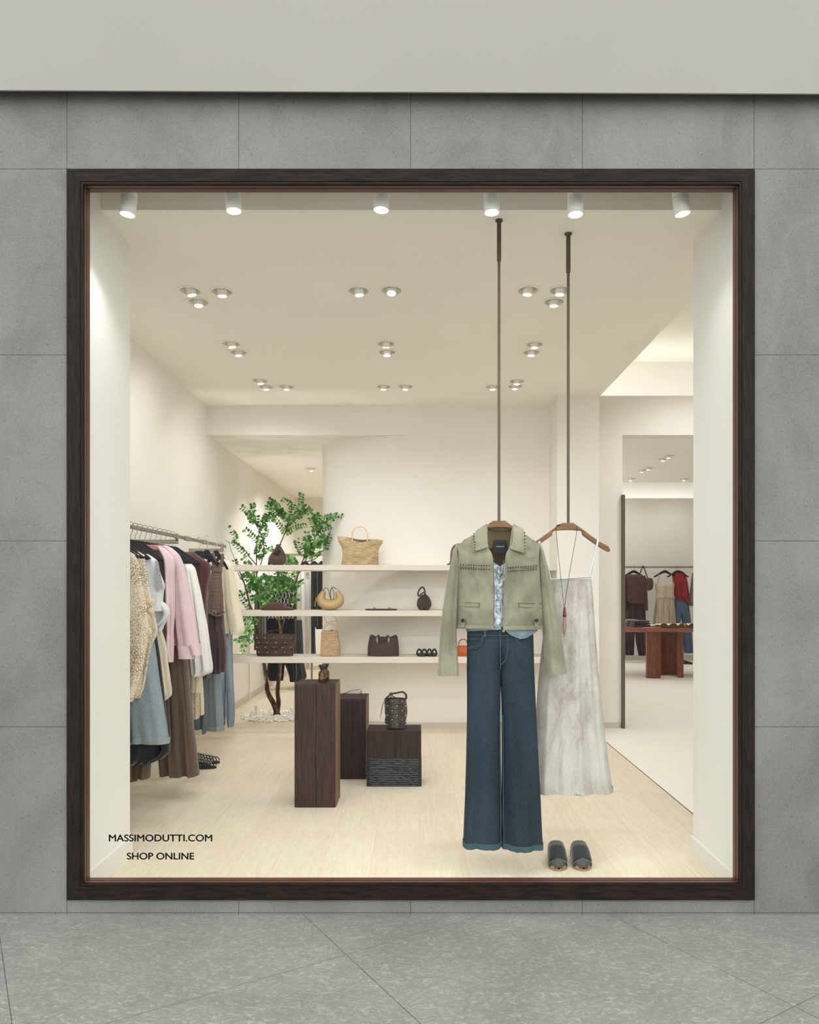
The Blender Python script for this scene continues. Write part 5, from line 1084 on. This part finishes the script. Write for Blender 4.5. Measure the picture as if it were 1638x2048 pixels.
studrow(t, [(x, 1404+d+j*9.3) for j in range(6) for x in ((784, 804) if j % 2 == 0 else (775, 794, 811)) if 771 < x < 812], YK, lambda x: fyk(x)-.012, .0048, M_GOLD)
b = MB(); ptube(b, [(812, 1400+d, YK-.02), (812, 1391+d, YK-.03), (805, 1385.5+d, YK-.04), (795, 1387+d, YK-.045), (784, 1389+d, YK-.05), (778, 1393+d, YK-.055), (770, 1400+d, YK-.06)], .008, 8, sub=5, flat=.4); ptube(b, [(779, 1391+d, YK-.06), (784, 1388+d, YK-.06), (782, 1392+d, YK-.06)], .010, 8)
ptube(b, [(778, 1399+d, YK+.0), (782, 1395+d, YK-.01), (787, 1394+d, YK-.01), (793, 1400+d, YK)], .006, 8, flat=.5); b.build('shoulder_strap', M_BKT, t, True)
b = MB(); ptube(b, [(771, 1400+d, YK-.065), (766, 1409+d, YK-.07), (763, 1424+d, YK-.07), (760.5, 1439+d, YK-.07)], [.004, .008, .008, .004], 8, sub=5, flat=.35); b.build('hanging_strap_end', plain('raw_leather_edge', (128, 104, 74), .6), t, True)
# ================================================================ tree in a pebble bed
YT = 8.69; rt = random.Random(21)
tx = P(553, 1433, YT); t = thing('indoor_tree', 'slender green-leaved indoor tree growing from white pebbles behind the shelves', 'tree', (tx.x, YT, 0))
def bark():
    m = NT('grey_brown_bark'); v = m.co((1, 1, .45)); n = m.noise(v, 26, 5, .7, .6); m.col(m.ramp(n, [(.36, S(46, 35, 31)), (.54, S(84, 66, 54)), (.68, S(140, 120, 100))])); m.rough(.9, 0, .2); m.bump(n, .8, .01); return m.m
M_BARK = bark()
stems = [([(554, 1434), (552, 1419), (545, 1403), (536, 1385), (532, 1360), (529, 1335), (524, 1310), (518, 1285), (512, 1255), (504, 1225), (496, 1195), (488, 1165), (478, 1140)], (0, -.05, -.1, -.15, -.2, -.25), (.038, .006)),
         ([(554, 1426), (557, 1405), (555, 1380), (559, 1350), (561, 1320), (562, 1290), (561, 1260), (556, 1235), (548, 1205), (545, 1180), (556, 1150), (552, 1120)], (0, .02, .06, .05, 0), (.030, .006)),
         ([(562, 1262), (570, 1235), (578, 1210), (588, 1180), (596, 1150), (604, 1125), (618, 1100), (638, 1090)], (0, -.1, -.2, -.4), (.013, .004)),
         ([(512, 1255), (517, 1215), (514, 1170), (513, 1130), (513, 1090), (519, 1065), (526, 1045)], (0, .1, .15), (.012, .003)),
         ([(552, 1120), (558, 1095), (566, 1075), (574, 1055), (575, 1040), (565, 1025), (552, 1018)], (0, .05, .1), (.008, .003)),
         ([(513, 1130), (500, 1115), (490, 1100), (478, 1090), (462, 1085)], (0, .1), (.007, .003)), ([(513, 1150), (524, 1120), (528, 1095), (522, 1070), (512, 1050), (500, 1036)], (0, -.1), (.007, .003)),
         ([(596, 1150), (612, 1120), (622, 1095), (632, 1070), (634, 1045)], (-.2, -.45), (.006, .002)), ([(604, 1125), (630, 1118), (650, 1095), (656, 1070)], (-.2, -.5), (.006, .002)),
         ([(545, 1205), (530, 1180), (515, 1175), (500, 1165)], (0, -.2), (.007, .003)), ([(561, 1260), (540, 1262), (520, 1275), (508, 1270)], (0, -.2), (.006, .003)), ([(504, 1225), (494, 1240), (490, 1260), (500, 1275)], (0, -.15), (.005, .002)),
         ([(575, 1055), (590, 1040), (602, 1030), (610, 1028)], (0, -.1), (.005, .002)), ([(560, 1215), (545, 1195), (530, 1200)], (0, -.2), (.006, .003)), ([(580, 1205), (572, 1180), (560, 1165), (570, 1150)], (0, -.25), (.006, .003)),
         ([(488, 1165), (478, 1150), (470, 1120), (462, 1100), (458, 1082)], (0, -.1), (.005, .002)), ([(588, 1180), (580, 1160), (574, 1140)], (0, .2), (.005, .002))]
lv = MB(); tips = []
def leaf(p, d, r):
    d = d.normalized(); sd = d.cross(Vector((rt.uniform(-.4, .4), rt.uniform(-1, 1), rt.uniform(.2, 1)))).normalized(); n = d.cross(sd); o = len(lv.v)
    pts = [p+d*r*(1+math.cos(a)*-1)+sd*r*.86*math.sin(a)+n*r*.12*math.sin(a)**2 for a in [2*PI*k/8 for k in range(8)]]
    lv.add(pts, [tuple(range(8))], rt.choice((0, 0, 1, 1, 1, 2)))
def twig(p0, d0, L, bmb):
    pts = [p0]; d = d0.normalized(); n = max(4, int(L/.034))
    for i in range(n):
        d = (d+Vector((rt.uniform(-.16, .16), rt.uniform(-.16, .16), rt.uniform(-.2, .08)))).normalized(); pts.append(pts[-1]+d*.032)
    bmb.tube(pts, [.0026-.0018*i/n for i in range(n+1)], 5)
    for i in range(1, n+1):
        for sg in (-1, 1):
            s = d.cross(Vector((0, -1, .3))).normalized()*sg; q = (pts[i]-pts[i-1]).normalized()
            leaf(pts[i]+s*.002, s+q*.45+Vector((0, rt.uniform(-.4, .4), rt.uniform(-.2, .2))), rt.uniform(.016, .024))
bb = MB(); trunk = []
for k, (pl, dy, rad) in enumerate(stems):
    n = len(pl); q = []
    for i, (x, y) in enumerate(pl):
        f = i/(n-1)*(len(dy)-1); a = int(min(f, len(dy)-2)); o = dy[a]+(dy[a+1]-dy[a])*(f-a); q.append((x, y, YT+o))
    m_ = MB(); N = (n-1)*4; rads = [rad[0]+(rad[1]-rad[0])*(i/N)**.8+(.0035*noise.noise(Vector((i*.7, k, 0))) if rad[0] > .02 else 0) for i in range(N+1)]
    kk = [(i/(n-1),)+tuple(c) for i, c in enumerate(q)]; path = [P(*interp(kk, i/N)) for i in range(N+1)]
    if k == 0: rads = [r*(1+.35*max(0, 1-i/3)) for i, r in enumerate(rads)]
    m_.tube(path, rads, 12); m_.build('trunk_stem' if k < 2 else 'branch', M_BARK, t, True)
    st = 22 if k == 0 else 26 if k == 1 else int(N*.25)
    for i in range(st, N+1):
        if rt.random() < (.37 if k not in (0, 1) else .13):
            d = (path[min(i+1, N)]-path[max(i-1, 0)]).normalized()
            for _ in range(1 if rt.random() < .55 else 2):
                side = Vector((rt.uniform(-1, 1), rt.uniform(-.8, .8), rt.uniform(-.25, .7))); twig(path[i], d*.7+side, rt.uniform(.14, .34), bb)
def clip_left(mb, xmin):
    keep = [i for i, f in enumerate(mb.f) if min(mb.v[j][0] for j in f) > xmin and not (max(mb.v[j][0] for j in f) > -1.22 and max(mb.v[j][1] for j in f) > 8.42)]; mb.f = [mb.f[i] for i in keep]; mb.mi = [mb.mi[i] for i in keep]
clip_left(lv, XL+.05); clip_left(bb, XL+.02)
bb.build('twigs', M_BARK, t, True)['kind'] = 'stuff'
def leafmat(n, a, bt):
    m = NT(n); m.col(m.ramp(m.noise(m.co(), 30, 2), [(.3, S(*a)), (.7, S(*bt))])); m.rough(.5, 0, .4)
    tl = m.n('ShaderNodeBsdfTranslucent'); tl.inputs[0].default_value = S(*[min(255, int(x*1.25)) for x in bt]); mx = m.n('ShaderNodeMixShader'); mx.inputs[0].default_value = .35
    m.l(m.b.outputs[0], mx.inputs[1]); m.l(tl.outputs[0], mx.inputs[2]); m.l(mx.outputs[0], m.out.inputs[0]); return m.m
fo = lv.build('foliage', [leafmat('deep_green_leaf', (44, 84, 40), (62, 108, 52)), leafmat('green_leaf', (58, 108, 48), (84, 140, 66)), leafmat('light_green_leaf', (108, 158, 78), (146, 190, 106))], t); fo['kind'] = 'stuff'
# pebbles
M_PEB = plain('white_marble_pebble', (236, 233, 226), .55, var=.05, sc=30); b = MB(); pc = P(556, 1433, YT)
for i in range(420):
    a = rt.uniform(0, 2*PI); r = math.sqrt(rt.random())*.40; r0 = rt.uniform(.014, .028); x = pc.x-.02+r*math.cos(a); y = YT+r*.95*math.sin(a); z = .005+.010*rt.random()+.006*(1-r/.40)
    M = Matrix.Rotation(rt.uniform(0, 3), 3, 'Z') @ Matrix.Rotation(rt.uniform(0, 1), 3, 'X'); n = 6; rings = []
    for k in range(1, 4):
        e = PI*k/4; rings.append([Vector((x, y, z))+M @ Vector((r0*1.2*math.sin(e)*math.cos(2*PI*j/n)*rt.uniform(.85, 1.1), r0*.85*math.sin(e)*math.sin(2*PI*j/n), r0*.6*math.cos(e))) for j in range(n)])
    b.loft(rings)
for i, v in enumerate(b.v): b.v[i] = (v[0], v[1], max(v[2], .0005))
o = b.build('white_pebbles', M_PEB, None, 'auto', base=(pc.x, YT, 0)); tag(o, 'round bed of loose white pebbles around the foot of the tree', 'pebbles', kind='stuff')
# three white uplights in the pebbles
for (x0, y0, x1, y1, yy, lb, tg) in ((504.5, 1440, 504, 1422, YT-.16, 'front left white tube uplight standing in the pebbles', (-2.25, 8.6, 3)), (511, 1431, 512, 1411, YT-.05, 'rear left white tube uplight standing in the pebbles', (-1.9, 9.0, 3.2)), (590, 1432, 582, 1416, YT-.08, 'tilted white tube uplight at the right of the pebbles, beside the pedestal', (-1.2, 8.8, 3.2))):
    a = P(x0, y0, yy); c = P(x1, y1, yy); a.z = .004; g = thing('tube_uplight', lb, 'uplight', a, 'white tube uplights in the pebbles'); D = (c-a).normalized()
    b = MB(); b.tube([a, a+(c-a)*.5, c], [.017, .017, .017], 18); b.build('tube_body', M_LAMP, g, 'auto')
    b = MB(); b.tube([c-D*.0, c+D*.004], [.0175, .0165], 18); b.build('front_ring', M_LAMP, g, 'auto')
    light('SPOT', 'uplight_beam', c+D*.02, 22, (1, 1, .96), tg, spot_size=math.radians(75), spot_blend=.6, shadow_soft_size=.012)
# ================================================================ corridor rack, far behind the shelves
YC = 11.0
M_TAUP = plain('taupe_painted_steel', (140, 128, 106), .5)
t = thing('garment_rack', 'taupe steel garment rack standing in the corridor behind the tree', 'clothes rack', (P(590, 0, YC).x, YC, 0))
def pbox(b, x0, x1, y0, y1, Y, dY): a = P(x0, y0, Y); c = P(x1, y1, Y); b.box(a.x, c.x, Y, Y+dY, max(.001, c.z), a.z, b=.003)
for (x0, x1, y0, y1, Y, dY) in ((553, 559, 1118, 1381, 10.9, .04), (621.5, 625, 1107, 1372, 11.3, .035), (588.5, 594, 1150, 1376, 11.1, .035)): b = MB(); pbox(b, x0, x1, y0, y1, Y, dY); b.build('post', M_TAUP, t)
b = MB(); pbox(b, 553, 654, 1107, 1111.5, 11.3, .035); b.build('top_bar', M_TAUP, t)
b = MB(); pbox(b, 508, 559, 1165, 1170, 10.2, .03); b.build('lower_bar', M_TAUP, t)
def farthing(name, lab, cat, Y, parts, group=None):
    """parts: (part name, material, rows, fold, k, hd)"""
    r0 = parts[0][2][0]; c = P((r0[1]+r0[2])/2, r0[0], Y); t = thing(name, lab, cat, (c.x, Y, c.z), group)
    for i, (pn, m, rows, fo, k, hd) in enumerate(parts):
        b = MB(); gtube(b, rows, Y-(.0 if i == 0 else .01), n=40, m=18, fold=fo, k=k, seed=i+int(c.x*50), hd=hd, inset=.02); b.build(pn, m, t, True)
    return t
M_BLK = fabric('black_crepe', (26, 28, 30), (18, 19, 21), bump=.25); M_GRY = fabric('charcoal_denim', (66, 68, 74), (48, 50, 56), sc=20, bump=.3); M_OFF = fabric('off_white_linen', (220, 216, 204), (204, 199, 186), sc=7, bump=.3); M_LGR = fabric('grey_pleats', (112, 108, 104), (84, 80, 78), sc=12, bump=.3)
g = farthing('net_overlay_top', 'black top under a white open net, hanging in the corridor', 'top', 10.8, [('black_body', M_BLK, [(1152, 533, 568, .03), (1160, 531, 590), (1200, 530, 592), (1238, 529, 593)], .012, 3, .07)])
b = MB(); r = random.Random(5)
for i in range(13):
    for dx0, dx1 in ((-22, 30), (30, -22)):
        x = 516+i*6.8; pts = []
        for j in range(7):
            px = x+(dx1-dx0)*j/6*.5+dx0*.4; py = 1160+13*j
            if 532 < px < 590: pts.append(P(px, py+2*math.sin(j*1.7+i), 10.8-.105-.01*math.sin(j)))
        if len(pts) > 1: b.tube(pts, .0032, 4)
b.build('net_overlay', fabric('white_net_cord', (200, 200, 196)), g)
farthing('black_wide_trousers', 'black wide trousers below the net top in the corridor', 'trousers', 10.95, [('waist', M_BLK, [(1232, 531, 591), (1262, 531, 592)], .008, 3, .07), ('trouser_leg', M_BLK, [(1260, 531, 561), (1310, 537, 570), (1345, 534, 568), (1361, 538, 566)], .015, 3, .07), ('trouser_leg', M_BLK, [(1260, 560, 592), (1310, 564, 592), (1350, 578, 594), (1363, 580, 592)], .015, 3, .07)])
farthing('charcoal_jeans', 'charcoal jeans leg with slanted hem seen under the lowest shelf', 'trousers', 11.15, [('trouser_leg', M_GRY, [(1240, 578, 604), (1320, 582, 608), (1340, 583, 611), (1356, 584, 613), (1363, 586, 602)], .012, 3, .06)])
farthing('grey_pleated_skirt', 'grey pleated skirt at the left of the corridor rack', 'skirt', 9.8, [('pleated_body', M_LGR, [(1172, 514, 530), (1210, 509, 531), (1300, 508, 532)], .03, 9, .06)])
for i, (x0, x1, lb) in enumerate(((591, 603, 'left'), (600, 612, 'middle'), (609, 621, 'right'))):
    farthing('off_white_skirt', f'long off-white skirt in the corridor, {lb} of three side by side', 'skirt', 11.2+i*.09, [('body', M_OFF if i != 1 else M_WHT3, [(1142+i, x0+2, x1-2, .03), (1180, x0, x1), (1250, x0-1, x1), (1337, x0-1, x1-1)], .012, 3, .06)], 'off-white skirts in the corridor')
for i, (x0, x1, yb, lb) in enumerate(((622, 636, 1254, 'left'), (632, 647, 1258, 'right'), (642, 656, 1240, 'beside the curved wall edge'))):
    farthing('black_coat', f'long black garment at the right end of the corridor rack, {lb}', 'dress', 11.15+i*.07, [('body', M_BLK, [(1128, (x0+x1)/2-3, (x0+x1)/2+3, .03), (1134, x0+1, x1-1), (1200, x0, x1), (yb, x0, x1)], .012, 3, .07)], 'black garments in the corridor')
farthing('grey_jeans', 'thin grey jeans leg below the black garments in the corridor', 'trousers', 11.25, [('trouser_leg', M_GRY, [(1240, 622, 630), (1290, 624, 631), (1312, 624, 632)], .005, 2, .05)])
for px, lb in ((536, 'above the net top'), (612, 'above the off-white skirts'), (630, 'above the left black garment'), (645, 'above the right black garment')):
    black_hanger(P(px, 1109, 11.3).x, 11.22, P(px, 1109, 11.3).z, 'black hanger in the corridor '+lb, half=.12, drop=.10, group='black hangers in the corridor')

# ================================================================ far room seen through the tall opening
YR = 14.9
t = thing('far_clothes_rail', 'thin metal clothes rail along the far room wall', 'clothes rail', P(1320, 1134, YR))
b = MB(); a = P(1215, 1134, YR); c = P(1440, 1134, YR); b.tube([a, c], .019, 10); b.build('rail_bar', M_RAIL, t, True)
for px in (1230, 1368, 1430): p = P(px, 1134, YR); b = MB(); b.box(p.x-.012, p.x+.012, YR, 15.38, p.z-.015, p.z+.02); b.build('wall_arm', M_RAIL, t)
zr = a.z+.02
M_MAR = fabric('heather_maroon_knit', (92, 62, 62), (70, 46, 47), sc=30, weave=200, bump=.4); M_MARP = fabric('maroon_pleated', (66, 46, 48), (46, 32, 34), sc=14, bump=.3)
for px, lb in ((1267, 'carrying the maroon sweater'), (1329, 'carrying the pale sleeveless top'), (1355.5, 'carrying the red blouse')):
    black_hanger(P(px, 1134, YR).x, YR-.02, zr, 'black hanger in the far room '+lb, half=.215, drop=.12, group='black hangers in the far room', k=.85)
farthing('maroon_sweater', 'heathered maroon sweater on the far room rail', 'sweater', YR-.03, [('knit_body', M_MAR, [(1148.5, 1258, 1276, .03), (1151, 1250, 1288, .06), (1165, 1250, 1289.5), (1190, 1250, 1288.5), (1200, 1252, 1288), (1207, 1256, 1288)], .01, 2, .09), ('sleeve', M_MAR, [(1151, 1286, 1290, .03), (1160, 1287, 1292.5), (1194, 1288, 1294.5), (1221, 1288, 1295.5)], .006, 1.5, .06), ('sleeve', M_MAR, [(1151, 1248, 1252, .03), (1160, 1246, 1251), (1194, 1245, 1251), (1221, 1246, 1252)], .006, 1.5, .06)])
farthing('maroon_trousers', 'dark maroon pleated trousers under the sweater in the far room', 'trousers', YR, [('waist', M_MARP, [(1196, 1252, 1289), (1240, 1248, 1292)], .02, 7, .07), ('trouser_leg', M_MARP, [(1238, 1248, 1271), (1280, 1247, 1268.5), (1310, 1248, 1267)], .02, 5, .07), ('trouser_leg', M_MARP, [(1238, 1269, 1292), (1280, 1271.5, 1291.5), (1311, 1277, 1291)], .02, 5, .07)])
g = thing('studded_shoulder_bag', 'small dark studded bag hanging by its strap from the far room rail', 'bag', P(1298, 1168, YR-.05))
b = MB(); gtube(b, [(1156, 1293, 1303, .04), (1160, 1291, 1305.5), (1172, 1291, 1306), (1178, 1293, 1304), (1181, 1296, 1300, .04)], YR-.05, n=32, m=14, fold=0, hd=.07, crump=.01, inset=0); b.build('bag_body', M_CHOC, g, True)
b = MB(); ptube(b, [(1279, 1150, YR-.05), (1285, 1134, YR-.02), (1287, 1133, YR-.02), (1293, 1150, YR-.05), (1296, 1158, YR-.06)], .012, 6, flat=.5); b.build('strap', M_CHOC, g, True)
M_BEI = fabric('beige_ruched_jersey', (206, 196, 178), (176, 164, 144), sc=6, bump=.5, stretch=(.3, 1, 2.2)); M_PLE = fabric('beige_pleated', (198, 186, 164), (140, 128, 108), sc=9, bump=.4, stretch=(3, 1, .1), lo=.42, hi=.58)
g = farthing('sleeveless_top', 'pale beige ruched sleeveless top on the far room rail', 'top', YR-.03, [('bodice', M_BEI, [(1166, 1311, 1348, .05), (1172, 1310.5, 1348.5), (1185, 1313, 1347.5), (1195.5, 1312.5, 1347.5)], .012, 3, .08)])
for x0, x1, x2 in ((1313, 1316.5, 1318), (1346.5, 1343.5, 1343)): b = MB(); ptube(b, [(x0+1, 1168, YR-.07), (x1, 1160, YR-.06), (x2, 1149.5, YR-.03)], [.02, .017, .016], 8, flat=.4); b.build('shoulder_strap', M_BEI, g, True)
farthing('pleated_skirt', 'beige pleated skirt below the ruched top in the far room', 'skirt', YR, [('pleated_body', M_PLE, [(1193, 1313, 1347), (1220, 1309, 1350), (1262, 1304, 1353)], .035, 9, .09)])
M_REDS = fabric('red_satin', (160, 34, 36), (116, 22, 26), sc=7, bump=.5, rough=.4)
farthing('red_blouse', 'bright red draped blouse on the far room rail', 'blouse', YR+.02, [('draped_body', M_REDS, [(1142, 1349, 1364, .03), (1147, 1345, 1370, .05), (1165, 1346, 1375), (1190, 1348, 1378), (1197, 1352, 1378.5), (1206, 1374, 1378.5)], .03, 3, .08)])
farthing('blue_jeans', 'mid-blue wide jeans under the red blouse in the far room', 'trousers', YR+.05, [('waist', denim('mid_blue_jean', (58, 76, 100), (92, 112, 138)), [(1196, 1349, 1377), (1225, 1350, 1379)], .006, 2, .07), ('trouser_leg', denim('mid_blue_jean_leg', (58, 76, 100), (92, 112, 138)), [(1222, 1350, 1363), (1270, 1347, 1358), (1306, 1345, 1357)], .008, 2, .07), ('trouser_leg', denim('mid_blue_jean_leg2', (58, 76, 100), (92, 112, 138)), [(1222, 1361, 1379), (1260, 1366, 1383), (1306, 1368.5, 1385.5)], .008, 2, .07)])
farthing('taupe_coat', 'taupe garment at the right of the far rail, cut off by the window reveal', 'coat', YR, [('body', fabric('taupe_wool', (128, 112, 104), (104, 90, 84)), [(1146, 1385, 1395), (1180, 1380, 1400), (1208, 1377, 1404), (1212, 1380, 1404)], .012, 2, .08)])
# oval table on curved panel legs
M_MAH = walnut('reddish_walnut', (104, 58, 44), (142, 84, 66), .35); M_MAHT = walnut('reddish_walnut_top', (120, 70, 56), (160, 100, 82), .3, -1)
YTB = 12.2; tz = P(0, 1254.5, YTB).z; tc = P(1330, 0, YTB+.55).x
t = thing('oval_table', 'reddish walnut table with a thick rounded top on curved panel legs', 'table', (tc, YTB+.55, 0))
b = MB(); n = 48
def ov(rx, ry, z): return [(tc+rx*(abs(math.cos(2*PI*j/n))**.75)*(1 if math.cos(2*PI*j/n) > 0 else -1), YTB+.55+ry*(abs(math.sin(2*PI*j/n))**.75)*(1 if math.sin(2*PI*j/n) > 0 else -1), z) for j in range(n)]
zb = tz-.082
b.loft([ov(1.08, .52, zb), ov(1.10, .55, zb+.01), ov(1.10, .55, tz-.01), ov(1.09, .54, tz)]); b.build('table_top', M_MAHT, t, 'auto')
def panel(px0, px1, Y, bulge, name, mat, yb=1358):
    a = P(px0, 0, Y).x; c = P(px1, 0, Y).x; b = MB(); out = []
    for i in range(13): u = i/12; out.append((a+(c-a)*u, Y-bulge*math.sin(PI*u)))
    back = [(x, y+.06) for x, y in reversed(out)]; b.loft([[(x, y, z) for x, y in out+back] for z in (0, zb)]); b.build(name, mat, t, 'auto')
panel(1293.5, 1321.5, 12.36, .05, 'curved_leg', M_MAH); panel(1322, 1364, 12.75, -.10, 'recessed_panel', M_MAH); panel(1356, 1367, 12.42, .02, 'curved_leg', M_MAH); panel(1300, 1350, 13.0, .05, 'curved_leg', M_MAH)
# folded clothes on the table
def folded(name, lab, x0, x1, y0, y1, Y, mat, gp, dep=.26, n=1):
    z0 = y0; a = P(x0, 0, Y).x; c = P(x1, 0, Y).x; h = y1
    t_ = MB(); rings = []
    for i in range(9):
        u = i/8; x = a+(c-a)*u; q = .8+.2*math.sin(PI*u)
        rings.append([(x, Y+dep/2+dep/2*math.cos(e)*(1 if True else 1), z0+h/2+h/2*(abs(math.sin(e))**.6)*(1 if math.sin(e) > 0 else -1)*(q if math.sin(e) > 0 else 1)) for e in [2*PI*k/14 for k in range(14)]])
    t_.loft(rings); o = t_.build(name, mat, None, 'auto', base=((a+c)/2, Y+dep/2, z0)); tag(o, lab, 'folded sweater' if 'sweater' in name else 'folded top', gp); return o
M_MAUK = fabric('mauve_grey_knit', (150, 132, 134), (126, 110, 112)); M_MAUD = fabric('dark_aubergine_knit', (66, 50, 54), (50, 38, 42))
for i, w in enumerate(('bottom', 'middle', 'top')):
    folded('folded_sweater', f'folded mauve-grey sweater on the far table, {w} of the rear stack', 1252.5-i*.0+.8*i, 1276+1.2*i, tz+i*.037+.001, .035, 12.55, M_MAUK, 'rear stack of sweaters')
    folded('folded_sweater', f'folded aubergine sweater on the far table, {w} of the front stack', 1267.5+1.2*i, 1302-1.2*i, tz+i*.037+.001, .035, 12.24, M_MAUD, 'front stack of sweaters')
folded('folded_scarf', 'white patterned folded cloth beside the aubergine sweaters', 1303.5, 1319, tz+.001, .022, 12.45, plain('white_speckled_cloth', (220, 220, 218), .8, var=.35, sc=60), None)
M_YEL = fabric('pale_yellow_suede', (232, 204, 150), (216, 186, 130)); M_YIN = plain('dark_rolled_lining', (74, 56, 40), .9)
for i, (x0, x1, lb) in enumerate(((1317, 1345, 'left'), (1344, 1366, 'middle'), (1369, 1392, 'right, cut off by the reveal'))):
    a = P(x0, 0, 12.28); c = P(x1, 0, 12.28); g = thing('rolled_yellow_top', f'pale yellow rolled top on the far table, {lb} one', 'folded top', ((a.x+c.x)/2, 12.4, tz), 'pale yellow tops on the far table')
    b = MB(); b.sheet(lambda u, v: (a.x+(c.x-a.x)*u, 12.2+.32*v, tz+.022+.045*abs(math.sin(u*PI*1.5+.3+i))*(1-v*.6)), 14, 8, .004); b.build('cloth', M_YEL, g, True)
    b = MB(); b.sheet(lambda u, v: (a.x+(c.x-a.x)*(u*.92+.02), 12.19+.002*v, tz+.003+(.018+.042*abs(math.sin((u*.92+.02)*PI*1.5+.3+i)))*v), 14, 3, .01); b.build('rolled_edge', M_YIN, g, True)
t = thing('far_sandal', 'dark sandal on the floor below the blue jeans in the far room', 'shoe', P(1375, 1326, 14.6)); a = P(1368, 0, 14.6).x; b = MB()
b.loft([[(a+.15*s, 14.6+q*.05, z) for q, z in ((-1, .001), (-1, .03+.05*(1-s/1)), (1, .03+.05*(1-s)), (1, .001))] for s in (0, .3, .6, 1.0)]); b.build('sandal_body', M_BLKL, t)
